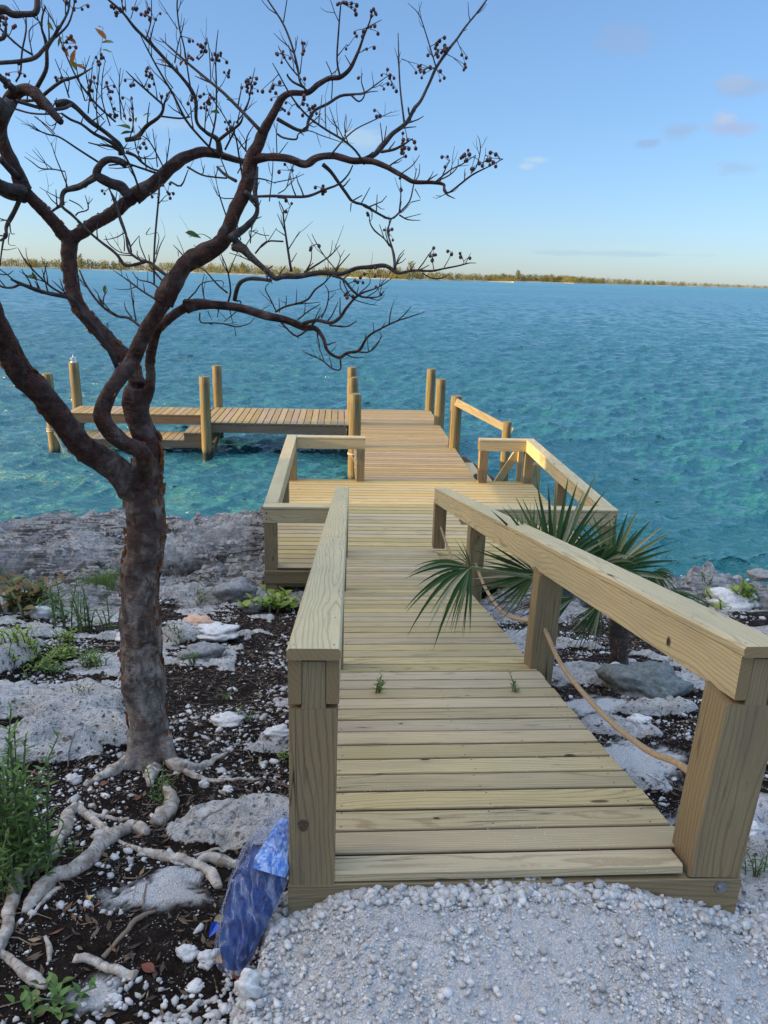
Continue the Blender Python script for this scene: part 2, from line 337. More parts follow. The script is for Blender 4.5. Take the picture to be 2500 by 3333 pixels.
def ground(x, y):
    x = np.asarray(x, float); y = np.asarray(y, float)
    z = base_z(x, y) + .10*(fbm(x*.9, y*.9, 1, 3)-.5)*sst(1.8, 3.0, y)
    # rock mask
    n1 = fbm(x*1.15+3, y*1.5, 2, 5); n2 = fbm(x*3.2, y*4.2, 9, 4)
    rock = sst(.555, .60, n1*.72+n2*.28-.05*sst(.3, -.3, x)*sst(6.6, 5.6, y)-.10*np.exp(-(((x+.55)/.55)**2+((y-2.1)/.75)**2))-.03*sst(5, 2.5, y))
    shelf = sst(6.6, 7.9, y + .9*(fbm(x*1.1, y*1.1, 12, 3)-.5)*2)
    rock = np.maximum(rock, shelf)
    for (bx, by, rx, ry, h, rot) in BUMPS:
        dx, dy = x-bx, y-by; c, s = math.cos(rot), math.sin(rot); u = (dx*c+dy*s)/rx; v = (-dx*s+dy*c)/ry
        rr = np.sqrt(u*u+v*v) + .55*(fbm(x*5+bx, y*5+by, 21, 4)-.5)
        mk = sst(1.0, .72, rr); rock = np.maximum(rock, mk); z = z + h*sst(1.08, .55, rr)
    pad = pad_mask(x, y); rock = rock*(1-pad)
    # rock relief: terraces, pits
    t = fbm(x*2.0, y*3.2, 14, 5)
    terr = (np.floor(t*9)/9 + sst(.75, 1., (t*9) % 1)/9)
    pits = fbm(x*14, y*17, 15, 4)
    fine = fbm(x*45, y*50, 16, 3)
    cr = 1-np.abs(2*fbm(x*3.1+5, y*5.3, 19, 4)-1)
    z = z + rock*((.035 + .22*(terr-.5)*(.25+.75*shelf)) + .016*(pits-.5) - .03*sst(.36, .28, pits) + .012*(fine-.5) - .05*sst(.955, .995, cr)*(.4+.6*shelf))
    # bedded ledge in the shelf
    led = y - (9.35 + .35*(fbm(x*.8, x*0, 23, 3)-.5)*2)
    w1 = fbm(x*.9, y*2.4, 71, 4)*6.5; w2 = fbm(x*3.3, y*7.5, 72, 4)*7
    z = z + rock*(.075*(np.floor(w1)+sst(.86, 1., w1 % 1)-3.2)*(.25+.75*shelf) + .022*(np.floor(w2)+sst(.8, 1., w2 % 1)-3.5)*(.45+.55*shelf))
    z = z + shelf*(.13*sst(-.02, .04, led) + .03*np.floor(np.clip(led, 0, 1.2)*7)/7)
    bd = y*5.2 + 2.4*fbm(x*.7, y*1.4, 61, 4) + .5*fbm(x*4, y*6, 62, 3)
    z = z - shelf*sst(7.4, 8.4, y)*(.055*sst(.80, .97, np.abs((bd % 1)*2-1))*sst(.42, .58, fbm(x*1.3, y*3, 63, 3)) + .05*sst(.55, .70, fbm(x*9, y*13, 64, 4)) - .03*(fbm(x*20, y*26, 65, 3)-.5))
    # soil relief
    z = z + (1-rock)*(1-pad)*(.05*(fbm(x*5, y*5, 17, 4)-.5) + .02*(fbm(x*30, y*30, 18, 3)-.5))
    pz = 1.150 + .082*sst(1.2, 1.85, y)*sst(-.16, .12, x)*sst(1.36, .75, x) - .02*sst(.0, -.2, x) + .022*(fbm(x*4, y*4, 24, 3)-.5) + .016*(fbm(x*26, y*26, 25, 3)-.5) + .03*sst(1.8, 1.9, y)*(fbm(x*9, y*9, 26, 3)-.5) + .012*sst(.40, .62, fbm(x*70, y*70, 28, 2))
    pz = pz - .07*sst(.9, 1.5, x)
    z = z*(1-pad) + pz*pad
    for (bx, by, rx, ry) in SANDS:
        rr = np.sqrt(((x-bx)/rx)**2+((y-by)/ry)**2)+.9*(fbm(x*9+bx, y*9, 29, 4)-.5); mk = sst(1.05, .6, rr)*sst(.30, .55, fbm(x*60, y*60, 30, 3)+.35*sst(.9, .3, rr)); pad = np.maximum(pad, mk*(1-rock*.5)); z = z+.008*mk
    for P_ in TRENCH:
        d_ = np.full(np.shape(x), 9.)
        wb = y+.05*(fbm(x*6, y*2, 66, 3)-.5)
        for (ax, ay), (cx_, cy_) in zip(P_[:-1], P_[1:]):
            t_ = np.clip(((x-ax)*(cx_-ax)+(wb-ay)*(cy_-ay))/((cx_-ax)**2+(cy_-ay)**2), 0, 1); qx, qy = ax+t_*(cx_-ax), ay+t_*(cy_-ay)
            d_ = np.minimum(d_, np.hypot(x-qx, wb-qy))
        z = z - .13*np.exp(-(d_/.035)**2)
    # edge of the sea
    sh = shore_y(x)
    z = z + .10*sst(-.9, -.1, y-sh)*(fbm(x*6, y*6, 27, 4)-.25)*shelf
    z = z - 1.3*sst(-.02, .38, y-sh) - .9*sst(.3, 3, y-sh)
    return z, rock, pad, shelf
def gz(x, y): return float(ground(np.array([x]), np.array([y]))[0][0])
def onground(px, py, plain=False):
    """point of the ground seen at a photo px"""
    d = ray(px, py); t = np.arange(1.2, 18, .01); Q = CP[None]+d[None]*t[:, None]
    if plain: return Q[int(np.argmax(Q[:, 2] < base_z(Q[:, 0], Q[:, 1])))]
    i = int(np.argmax(Q[:, 2] < base_z(Q[:, 0], Q[:, 1])+.30)); j = int(np.argmax(Q[:, 2] < base_z(Q[:, 0], Q[:, 1])-.25))
    t = np.arange(t[i], t[j]+.02, .003); Q = CP[None]+d[None]*t[:, None]
    k = int(np.argmax(Q[:, 2] < ground(Q[:, 0], Q[:, 1])[0])); return Q[k]
for (px, py, rx, ry, h, rot) in [
    (60, 1535, .85, .42, .14, .1), (190, 1600, .42, .26, .10, .2), (10, 1440, .28, .5, .22, 0), (40, 1640, .5, .16, .08, 0),
    (525, 1795, .40, .22, .045, .15), (100, 1375, .26, .10, .07, 0), (60, 1325, .34, .13, .09, 0), (300, 1385, .42, .10, .07, 0),
    (430, 1385, .30, .16, .10, .1), (240, 1290, .9, .25, .05, 0), (480, 1300, .8, .22, .06, -.1), (490, 1560, .16, .07, .06, .3),
    (590, 1610, .16, .10, .05, .5), (1290, 1470, .48, .30, .06, -.6), (1330, 1580, .28, .16, .05, -.5), (1340, 1690, .28, .14, .05, -.4),
    (1420, 1550, .30, .07, .05, 0), (1610, 1830, .32, .16, .08, -.5), (1640, 1290, .55, .26, .12, 0), (560, 1220, .45, .3, .10, 0),
    (1640, 1650, .2, .12, .06, 0), (1240, 1400, .22, .1, .05, -.6)]:
    p = onground(px*K, py*K, True); BUMPS.append((p[0], p[1], rx, ry, h, rot))

for (px, py, rx, ry) in [(345, 1935, .20, .10), (390, 1900, .12, .06), (205, 2150, .09, .07), (1260, 1465, .35, .22), (1300, 1530, .35, .2), (1370, 1640, .3, .25), (1590, 1800, .3, .25)]:
    p = onground(px*K, py*K, True); SANDS.append((p[0], p[1], rx, ry))
for L_ in ([(262, 1192), (330, 1185), (400, 1190), (470, 1186), (545, 1180)], [(95, 1180), (150, 1200), (200, 1208), (262, 1200)], [(360, 1150), (420, 1148), (500, 1140)], [(480, 1250), (500, 1215), (560, 1190)], [(0, 1160), (70, 1170), (140, 1160)]):
    TRENCH.append([tuple(atZ(a*K, b_*K, -.38)[:2]) for a, b_ in L_])
def steps(segs):
    o = [segs[0][0]]
    for a, b, s0, s1 in segs:
        x = o[-1]
        while x < b: x += s0+(s1-s0)*(x-a)/(b-a); o.append(x)
    return np.array(o)
gx = steps([(-1.3, 1.9, .014, .014), (1.9, 4, .02, .04), (4, 14, .04, .3)])
gxl = -steps([(1.3, 3.2, .016, .026), (3.2, 7, .03, .07), (7, 14, .08, .4)])[::-1]
gx = np.concatenate([gxl[:-1], gx])
gy = steps([(.3, 1.5, .03, .02), (1.5, 4.5, .014, .016), (4.5, 8, .018, .028), (8, 11.8, .028, .03), (11.8, 14.5, .06, .3)])
back = -steps([(-.3, 12, .1, 1.2)])[::-1]
gy = np.concatenate([back[:-1], gy])
XX, YY = np.meshgrid(gx, gy)
ZZ, RK, PD, SH = ground(XX.ravel(), YY.ravel())
nx, ny = len(gx), len(gy)
idx = np.arange(nx*ny).reshape(ny, nx)
FF = np.stack([idx[:-1, :-1], idx[:-1, 1:], idx[1:, 1:], idx[1:, :-1]], -1).reshape(-1, 4)
gme = mesh_np('ground', np.stack([XX.ravel(), YY.ravel(), ZZ], -1), FF, True,
              {'rock': ('FLOAT', RK), 'pad': ('FLOAT', PD), 'shelf': ('FLOAT', SH)})
def gz(x, y):
    i = min(max(int(np.searchsorted(gx, x))-1, 0), nx-2); j = min(max(int(np.searchsorted(gy, y))-1, 0), ny-2)
    fx = (x-gx[i])/(gx[i+1]-gx[i]); fy = (y-gy[j])/(gy[j+1]-gy[j]); Z_ = GRID
    return float((Z_[j, i]*(1-fx)+Z_[j, i+1]*fx)*(1-fy)+(Z_[j+1, i]*(1-fx)+Z_[j+1, i+1]*fx)*fy)
GRID = ZZ.reshape(ny, nx)
def ground_mat():
    b = NB('limestone_and_soil'); p = b.pos(); rk = b.attr('rock', 'Fac'); pad = b.attr('pad', 'Fac'); sh = b.attr('shelf', 'Fac')
    z = b.n('ShaderNodeSeparateXYZ'); b.l(p, z.inputs[0])
    n1 = b.noise(p, 9, 6, .65); n2 = b.noise(p, 60, 5, .7); n3 = b.noise(p, 2.2, 4); nf = b.noise(p, 220, 3, .7)
    soil = b.mix(b.mr(n2, .35, .7), (.008, .006, .005), (.032, .023, .018))
    soil = b.mix(b.mr(n1, .5, .75, 0, .8), soil, (.045, .033, .026))
    ch = b.vor(p, 85); sel = b.noise(p, 14, 4, .7)
    soil = b.mix(b.math('MULTIPLY', b.mr(ch, .18, .26, 1, 0), b.mr(sel, .47, .60)), soil, (.50, .49, .47))
    rock = b.mix(b.mr(n1, .3, .7), (.68, .665, .64), (.42, .40, .37))
    rock = b.mix(b.mr(n2, .54, .64, 0, .85), rock, (.15, .14, .13))
    pit = b.vor(b.vmath('ADD', p, b.vmath('MULTIPLY', b.noise(p, 8, 3, o='Color'), (.1, .1, .1))), 26)
    rock = b.mix(b.math('MULTIPLY', b.mr(pit, .12, .30, .9, 0), b.mr(n3, .40, .52)), rock, (.05, .045, .042))
    rock = b.mix(b.mr(n3, .52, .68, 0, .45), rock, (.47, .40, .29))
    bed = b.noise(b.mapp(p, (.55, 5.5, 9)), 2.6, 7, .72, .8)
    shelfc = b.mix(b.mr(bed, .45, .56), (.47, .44, .40), (.04, .035, .03))
    shelfc = b.mix(b.mr(b.noise(p, 11, 6, .7), .52, .64, 0, .8), shelfc, (.10, .09, .08))
    rock = b.mix(b.math('MULTIPLY', sh, b.mr(b.noise(p, 1.3, 4), .38, .55, .35, .95)), rock, shelfc)
    wetl = b.mr(b.math('ADD', z.outputs[2], b.math('MULTIPLY', n1, .35)), -.52, -.30, 1, 0)
    rock = b.mix(b.math('MULTIPLY', wetl, sh), rock, (.055, .05, .042))
    e = b.math('ADD', rk, b.math('MULTIPLY', b.math('SUBTRACT', b.noise(p, 28, 5, .7), .5), .9))
    col = b.mix(b.mr(e, .38, .52), soil, rock)
    gv = b.n('ShaderNodeTexVoronoi'); b.l(p, gv.inputs['Vector']); gv.inputs['Scale'].default_value = 120
    g2 = b.vor(p, 55, 'Distance')
    gc = b.mix(b.mr(gv.outputs['Distance'], .15, .75), (.76, .755, .75), (.48, .475, .47))
    gc = b.mix(b.mr(nf, .57, .68, 0, .85), gc, (.12, .105, .09)); gc = b.mix(b.math('MULTIPLY', b.mr(b.vor(p, 75), .09, .16, .9, 0), b.mr(b.noise(p, 10, 3), .45, .55)), gc, (.06, .05, .045))
    gc = b.mix(b.mr(n1, .35, .62, 0, .45), gc, (.62, .60, .57))
    gc = b.mix(b.mr(b.noise(p, 3.3, 4), .56, .7, 0, .35), gc, (.50, .44, .35))
    col = b.mix(b.math('MULTIPLY', pad, 1.), col, gc)
    h = b.math('ADD', b.math('MULTIPLY', n2, 1.), b.math('MULTIPLY', nf, .6))
    h = b.math('ADD', h, b.math('MULTIPLY', b.mr(gv.outputs['Distance'], 0, .7, 1, 0), .6))
    h = b.math('SUBTRACT', h, b.math('MULTIPLY', b.mr(pit, .12, .3, 1.4, 0), rk))
    return b.fin(col, .95, b.bump(h, .9, .014), Specular_IOR_Level=.06)
MGROUND = ground_mat()
tag(link_mesh('ground', gme, MGROUND), 'sloping shore of dark soil and pale limestone rock', None, None, 'structure')

def stone_mat(name, a, c, dk=(.1, .09, .085)):
    b = NB(name); p = b.pos(); r = b.n('ShaderNodeNewGeometry').outputs['Random Per Island']
    n = b.noise(p, 30, 5, .65); n2 = b.noise(p, 130, 3, .7)
    col = b.mix(b.mr(n, .35, .65), a, c); col = b.mix(b.mr(n2, .6, .72, 0, .6), col, dk)
    hs = b.n('ShaderNodeHueSaturation'); b.l(col, hs.inputs['Color']); b.l(b.mr(r, 0, 1, .62, 1.12), hs.inputs['Value'])
    return b.fin(hs.outputs[0], .9, b.bump(b.math('ADD', n, n2), .6, .008), Specular_IOR_Level=.2)
MSTONE = stone_mat('white_limestone', (.66, .65, .63), (.50, .48, .45))
MSTONE_G = stone_mat('grey_limestone', (.30, .30, .29), (.16, .16, .16))
MSTONE_T = stone_mat('tan_stone', (.62, .40, .27), (.5, .33, .23), (.3, .2, .12))
MSTONE_D = stone_mat('dark_green_rock', (.085, .105, .10), (.20, .21, .195), (.03, .035, .035))

import bmesh
def ico(sub):
    bm = bmesh.new(); bmesh.ops.create_icosphere(bm, subdivisions=sub, radius=1)
    V = np.array([v.co[:] for v in bm.verts]); F = np.array([[v.index for v in f.verts] for f in bm.faces]); bm.free(); return V, F
ICO1, ICO2, ICO4 = ico(1), ico(2), ico(4)
def scatter(T, P, S, squash=.65, jit=.25):
    """many deformed stones as one vertex array"""
    V0, F0 = T; n = len(P); m = len(V0)
    A = rng.uniform(0, 2*math.pi, n); Bt = rng.uniform(-.6, .6, n)
    ca, sa, cb, sb = np.cos(A), np.sin(A), np.cos(Bt), np.sin(Bt)
    V = V0[None]*(1+jit*rng.uniform(-1, 1, (n, m, 1)))*np.stack([rng.uniform(.8, 1.35, n), rng.uniform(.6, 1, n), rng.uniform(squash*.7, squash*1.2, n)], -1)[:, None]
    x = V[..., 0]; y = V[..., 1]*cb[:, None]-V[..., 2]*sb[:, None]; z = V[..., 1]*sb[:, None]+V[..., 2]*cb[:, None]
    X = x*ca[:, None]-y*sa[:, None]; Y = x*sa[:, None]+y*ca[:, None]
    V = np.stack([X, Y, z], -1)*S[:, None, None]+P[:, None]
    return V.reshape(-1, 3), (F0[None]+np.arange(n)[:, None, None]*m).reshape(-1, 3)
def scatter_xy(n, x0, x1, y0, y1): return rng.uniform(x0, x1, n), rng.uniform(y0, y1, n)

# pebbles on the landing
x, y = scatter_xy(70000, -.35, 2.4, 1.2, 2.0)
_, rk, pd, _ = ground(x, y)
edge = np.exp(-((y-1.92)/.035)**2)*1.2 + np.exp(-((x+.22)/.05)**2)*.9 + sst(1.2, 1.6, x)*.9
dens = .35*sst(.42, .62, fbm(x*5, y*5, 41, 3))+.10+edge
keep = (pd > .45) & (rng.uniform(0, 1, len(x)) < dens) ; x, y = x[keep], y[keep]
s = rng.gamma(1.3, .0022, len(x))+.0012; ed = (np.exp(-((y-1.91)/.045)**2)+sst(1.25, 1.6, x)*.8)
s = np.clip(s*(1+1.3*ed), .002, .017)
z = ground(x, y)[0]+s*.25
V, F = scatter(ICO1, np.stack([x, y, z], -1), s, .7, .30)
tag(link_mesh('gravel', mesh_np('gravel', V, F, False), MSTONE), 'crushed white limestone gravel in front of the ramp', 'gravel', None, 'stuff')
# heap of stones at the lower left corner of the landing and its right flank
def heap(n, cx, cy, rx, ry, s0, s1):
    a = rng.uniform(0, 2*math.pi, n); r = np.sqrt(rng.uniform(0, 1, n)); x = cx+rx*r*np.cos(a); y = cy+ry*r*np.sin(a)
    s = rng.uniform(s0, s1, n)*(1-.4*r); z = ground(x, y)[0]+s*.45; return x, y, z, s
hp = [heap(230, -.33, 1.63, .20, .15, .010, .024), heap(150, -.60, 1.70, .34, .16, .006, .017), heap(260, 1.58, 1.95, .24, .22, .010, .026), heap(160, 1.75, 1.6, .3, .3, .01, .025), heap(120, -.28, 1.86, .06, .12, .006, .014)]
x, y, z, s = [np.concatenate(q) for q in zip(*hp)]
V, F = scatter(ICO1, np.stack([x, y, z], -1), s*1.1, .65, .30)
tag(link_mesh('rubble', mesh_np('rubble', V, F, False), MSTONE), 'loose white limestone rubble spilling off the edge of the gravel landing', 'rubble', None, 'stuff')
# stone chips over the dark soil
x, y = scatter_xy(60000, -4.2, 4.6, 1.4, 8.2)
_, rk, pd, _ = ground(x, y)
cl = fbm(x*2.6, y*2.6, 44, 4)
keep = (rk < .4) & (pd < .3) & (rng.uniform(0, 1, len(x)) < .07+1.0*sst(.47, .62, cl)); x, y = x[keep], y[keep]
s = rng.gamma(1.15, .0052, len(x))+.0022; s = np.clip(s, .0022, .042)
z = ground(x, y)[0]+s*.15
V, F = scatter(ICO1, np.stack([x, y, z], -1), s, .42, .38)
tag(link_mesh('stone_chips', mesh_np('stone_chips', V, F, False), MSTONE), 'white stone chips strewn over the dark soil', 'stone chips', None, 'stuff')

# leaf litter and twigs
def litter_mat():
    b = NB('dry_leaf_litter'); r = b.n('ShaderNodeNewGeometry').outputs['Random Per Island']
    col = b.ramp(r, (0, (.03, .02, .014)), (.5, (.07, .045, .028)), (.8, (.12, .085, .05)), (.93, (.14, .055, .025)), (1., (.24, .19, .11)))
    return b.fin(col, .85)
x, y = scatter_xy(22000, -4, 4.2, 1.4, 7.6); _, rk, pd, _ = ground(x, y)
keep = (rk < .6) & (pd < .2); x, y = x[keep], y[keep]; n = len(x); z = ground(x, y)[0]+.004
L = rng.uniform(.010, .028, n); W = L*rng.uniform(.12, .4, n); a = rng.uniform(0, 2*math.pi, n); tz = rng.uniform(-.4, .4, n)
ca, sa = np.cos(a), np.sin(a)
def lv(u, v, h): return np.stack([x+u*L*ca-v*W*sa, y+u*L*sa+v*W*ca, z+h*L+u*L*tz*.4], -1)
V = np.stack([lv(-1, 0, .1), lv(0, -1, .0), lv(1, 0, .2), lv(0, 1, .05)], 1).reshape(-1, 3)
F = (np.arange(n)[:, None]*4+np.arange(4)[None])
ML = litter_mat()
tag(link_mesh('leaf_litter', mesh_np('leaf_litter', V, F), ML), 'dry brown leaf litter on the soil', 'leaf litter', None, 'stuff')
mb = MB()
for i in range(520):
    for _ in range(5):
        xx, yy = rng.uniform(-3, 3.2), rng.uniform(1.5, 6.5)
        ii, jj = np.searchsorted(gx, xx), np.searchsorted(gy, yy)
        if RK.reshape(ny, nx)[jj, ii] < .5 and PD.reshape(ny, nx)[jj, ii] < .2: break
    a = rng.uniform(0, 6.28); L_ = rng.uniform(.04, .22); P = []
    for t in np.linspace(0, 1, 5):
        X_, Y_ = xx+math.cos(a)*L_*t, yy+math.sin(a)*L_*t; a += rng.uniform(-.3, .3); P.append((X_, Y_, gz(X_, Y_)+.006))
    mb.tube(P, np.linspace(1, .5, 5)*rng.uniform(.0012, .004), 4)
tw = NB('dry_twigs'); MT = tw.fin(tw.ramp(tw.n('ShaderNodeNewGeometry').outputs['Random Per Island'], (0, (.07, .045, .03)), (1, (.26, .20, .14))), .85)
tag(mb.build('fallen_twigs', MT), 'thin dry twigs scattered on the soil', 'twigs', None, 'stuff')

# single rocks
def rock(px, py, wpx, hpx, mat, label, cat='rock', flat=.5, seed=0, group=None, yaw=0., lift=.3):
    p = onground(px*K, py*K); Zd = (p-CP)@fwd; r = wpx*K*Zd/FPX/2; hz = hpx*K*Zd/FPX/2
    V0, F0 = ICO4; V = V0.copy(); s = seed*13.7
    d = fbm(V[:, 0]*1.3+s, V[:, 1]*1.3+V[:, 2]*1.9, 51, 4)-.5; d2 = fbm(V[:, 0]*5+V[:, 2]*3+s, V[:, 1]*5-V[:, 2]*4, 52, 4)-.5
    lay = np.floor((V[:, 2]+d*.8)*4)/4-(V[:, 2])
    V = V*(1+.75*d+.22*d2)[:, None]; V[:, 2] += lay*.22
    V = V*np.array([r, r*.75, max(hz*1.0, r*flat*.5)]); c, s_ = math.cos(yaw), math.sin(yaw)
    V = np.stack([V[:, 0]*c-V[:, 1]*s_, V[:, 0]*s_+V[:, 1]*c, V[:, 2]], -1)+np.array([p[0], p[1]+r*.3, p[2]+hz*lift])
    return tag(link_mesh('rock', mesh_np('rock', V, F0, True), mat), label, cat, group)
ROCKS = [
 (1405, 1500, 185, 75, MSTONE_D, 'large dark greenish rock lying in soil behind the right handrail post', .6),
 (1330, 1455, 34, 34, MSTONE, 'small pale angular rock at the foot of the palm trunk', .7),
 (620, 1375, 0, 0, None, '', 0),
 (428, 1352, 62, 34, MSTONE_T, 'tan orange stone resting against a pale slab right of the tree trunk', .6),
 (640-60, 1280, 0, 0, None, '', 0),
 (435, 1420, 90, 44, MSTONE_G, 'grey rounded rock half buried right of the tree trunk', .7),
 (465, 1375, 100, 34, MSTONE, 'pale flat slab just behind the grey rounded rock', .5),
 (490, 1565, 70, 30, MSTONE, 'white pointed rock in soil between tree trunk and left ramp post', .5),
 (600, 1590, 56, 26, MSTONE, 'small white rock beside the left ramp rail', .5),
 (510, 1290, 90, 56, MSTONE_G, 'blocky grey boulder on the rock shelf left of the platform post', .7),
 (545, 1320, 46, 30, MSTONE_G, 'small dark grey rock beside the yellow-green broadleaf plant', .7),
 (105, 1325, 70, 24, MSTONE, 'white flat rock under the reddish plant at far left', .5),
 (85, 1335, 50, 40, MSTONE, 'rounded pale rock in front of the white flat rock at far left', .8),
 (280, 1380, 60, 20, MSTONE, 'white stone close to the left side of the tree trunk', .5),
 (440, 2085, 0, 0, None, '', 0),
 (452, 2082, 52, 44, MSTONE, 'white lump of limestone at the bottom end of the plastic bag', .8),
 (405, 2070, 48, 42, MSTONE, 'pale grey lump of limestone left of the bag, beside the white lump', .8),
 (420, 2140, 44, 24, MSTONE, 'flat white stone below the two limestone lumps', .6),
 (245, 2165, 34, 24, MSTONE, 'white oval stone right of the small leafy bush near the bottom edge', .7),
 (190, 1960, 18, 24, MSTONE, 'small white upright stone on dark soil below the long white root', .8),
 (440, 1700, 22, 22, MSTONE, 'small round white stone right of the tree roots', .8),
 (492, 1710, 24, 20, MSTONE, 'small white stone left of the ramp post, above the flat pale slab', .8),
 (160, 1690, 30, 26, MSTONE, 'pale stone wedged among roots left of the trunk base', .8),
 (325, 1675, 26, 30, MSTONE, 'white upright chip of rock at the front of the trunk base', .9),
 (1590, 1275+35, 120, 46, MSTONE, 'pitted pale rock under the yellow-green plant at the right shore', .6),
 (1652, 1250, 70, 22, MSTONE_G, 'brownish grey rock at the water edge on the far right', .45),
 (1480, 1850, 0, 0, None, '', 0),
 (1625, 1800, 50, 26, MSTONE, 'white stone right of the front right handrail post', .6),
 (1385, 1560, 52, 18, MSTONE, 'flat white stone beyond the rope between the right posts', .5),
 (535, 2150, 60, 80, MSTONE, 'upright wedge of pale stone at the left corner of the gravel landing', .9),
]
for i, (px, py, wp, hp_, m_, lb, fl) in enumerate(ROCKS):
    if m_ is not None: rock(px, py, wp, hp_, m_, lb, 'rock', fl, i+1, yaw=rng.uniform(-.4, .4))

# ------------------------------------------------------------------ ramp
Y0, Z0, RY = 2.0218, 1.286, -.0095
cs = 1/math.sqrt(1+.19866**2)
RD = np.array([math.sin(RY)*cs, math.cos(RY)*cs, -.19866*cs]); RX = np.array([math.cos(RY), -math.sin(RY), 0]); RN = np.cross(RX, RD)
def rp(x, s, n=0., v=0.): return np.array([0, Y0, Z0])+RX*x+RD*s+RN*n+np.array([0, 0, v])
def lx(s): return -.142+.155*(s+.09)/6.3      # outer edge line of the left rail
ramp = empty('boardwalk_ramp', (0.5, 2.0, 1.2), 'sloping pine boardwalk ramp with two solid handrails leading down from the gravel', 'ramp')
mb = MB(); s0 = -.088; sE = 6.585
edges = [s0] + [.02+.146*k for k in range(0, 60)]
for i in range(len(edges)-1):
    a, b_ = edges[i], min(edges[i+1], sE)
    if a >= sE-.02: break
    m = (a+b_)/2; wd = b_-a-.0105+rng.uniform(-.002, .001); t = .034; j = rng.uniform(-.0012, .0012)
    if b_ >= sE-.001: pass
    mb.beam(rp(lx(m)+.045, m, -t/2+j), rp(1.172+rng.uniform(-.004, .004) if m > .03 else 1.10, m, -t/2+j), wd, t, RN, .006)
mb.E[0][:16] = 0
mb.build('deck_boards', MW['ramp'], ramp)
mb = MB()
mb.beam(rp(-.147, -.071, 0, -.14), rp(1.298, -.071, 0, -.16), .038, .215, (0, 0, 1), .003)
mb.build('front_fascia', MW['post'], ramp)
mb = MB()
for xx in (1.135, .55, -.02):
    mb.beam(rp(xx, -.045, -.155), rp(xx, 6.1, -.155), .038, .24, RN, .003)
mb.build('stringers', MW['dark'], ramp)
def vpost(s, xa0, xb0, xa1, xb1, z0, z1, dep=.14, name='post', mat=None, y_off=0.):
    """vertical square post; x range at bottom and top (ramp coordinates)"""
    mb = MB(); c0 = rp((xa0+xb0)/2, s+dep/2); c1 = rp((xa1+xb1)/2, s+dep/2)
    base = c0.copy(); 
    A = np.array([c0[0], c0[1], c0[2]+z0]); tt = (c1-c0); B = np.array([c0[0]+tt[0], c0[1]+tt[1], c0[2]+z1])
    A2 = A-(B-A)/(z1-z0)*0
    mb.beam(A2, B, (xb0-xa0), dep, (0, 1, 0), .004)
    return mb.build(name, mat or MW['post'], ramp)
# left posts (front one rests on the fascia), right posts
TOP = .735
vpost(-.088, -.142, -.002, -.137, .003, -.03, .590); vpost(-.088, -.102, -.032, -.102, -.032, .589, TOP+.004)
for s in (1.96, 4.16, 6.33): vpost(s, lx(s)+.004, lx(s)+.144, lx(s)+.004, lx(s)+.144, -.5 if s < 6 else 0.03, .594)
vpost(-.088, 1.122, 1.292, 1.155, 1.308, -.035, .588); vpost(-.088, 1.203, 1.271, 1.203, 1.271, .586, TOP+.004)
vpost(1.955, 1.124, 1.264, 1.140, 1.280, -.55, .594)
vpost(4.175, 1.145, 1.281, 1.149, 1.287, -.55, .594)
vpost(6.35, 1.140, 1.275, 1.140, 1.275, 0.06, .594)
mb = MB()
def rail(name_prefix, xa, xb, sa, sb):
    """two side boards flush with the posts and a cap board; xa/xb centre x at sa/sb"""
    for sg in (-1, 1):
        mb = MB(); v = (TOP+.592)/2*1.0
        mb.beam(rp(xa+sg*.0535, sa, 0, v), rp(xb+sg*.0535, sb, 0, v), .037, TOP-.592-.002, (0, 0, 1), .003, True); mb.build('side_rail', MW['rail'], ramp)
    mb = MB(); sj = 2.2
    xm = xa+(xb-xa)*(sj-sa)/(sb-sa)
    e = .012
    mb.beam(rp(xa, sa-e, 0, TOP+.0165), rp(xm, sj-.0015, 0, TOP+.0165), .150, .033, (0, 0, 1), .007)
    mb.beam(rp(xm, sj+.0015, 0, TOP+.0165), rp(xb, sb+e, 0, TOP+.0165), .147, .033, (0, 0, 1), .007)
    cp = mb.build('handrail_cap', MW['rail'], ramp)
    mb = MB()
    for s in np.concatenate([[sa+.03], np.arange(sa+.35, sb, .41)]):
        for dx in (-.055, .055):
            xx = xa+(xb-xa)*(s-sa)/(sb-sa)+dx+rng.uniform(-.006, .006); p = rp(xx, s, 0, TOP+.0335)
            mb.tube([p, p+np.array([0, 0, .0008])], [.0035, .0035], 6)
    mb.build('screw_heads', MSTEEL, ramp)['kind'] = 'stuff'
rail('left', -.067, .092, -.092, 6.34)
rail('right', 1.237, 1.204, -.092, 6.40)
# bolt on the fascia, rope holes, dark knots on the post
mb = MB(); p = rp(1.232, -.092, 0, -.085); mb.tube([p, p+np.array([0, -.012, 0])], [.014, .012], 12); mb.tube([p+np.array([0, .001, 0]), p+np.array([0, -.004, 0])], [.02, .02], 16)
mb.build('bolt_head', MSTEEL, ramp)
mk = NB('wood_knot'); kp = mk.pos(); MK = mk.fin(mk.mix(mk.mr(mk.noise(kp, 160, 3), .35, .65), (.05, .028, .016), (.12, .07, .035)), .7)
def knot(c, ux, uy, a_, b_, n_, hole=True):
    m_ = MB(); nn = 22
    for sc_, off in (((1., .0), ) if not hole else ((1., .0), (.55, .0006))):
        m_.add([c+n_*(.0007+off)+ux*math.cos(t)*a_*sc_*(1+.12*math.sin(3*t+c[0]*9))+uy*math.sin(t)*b_*sc_ for t in np.linspace(0, 2*math.pi, nn+1)[:-1]], [tuple(range(nn))])
    o = m_.build('knot', MK, ramp); o.data.materials.append(MDARK)
    if hole: o.data.polygons[1].material_index = 1
def on_plane(px, py, O_, N_):
    d = ray(px*K, py*K); return CP+d*(((O_-CP)@N_)/(d@N_))
P0 = np.array([0, Y0, Z0])
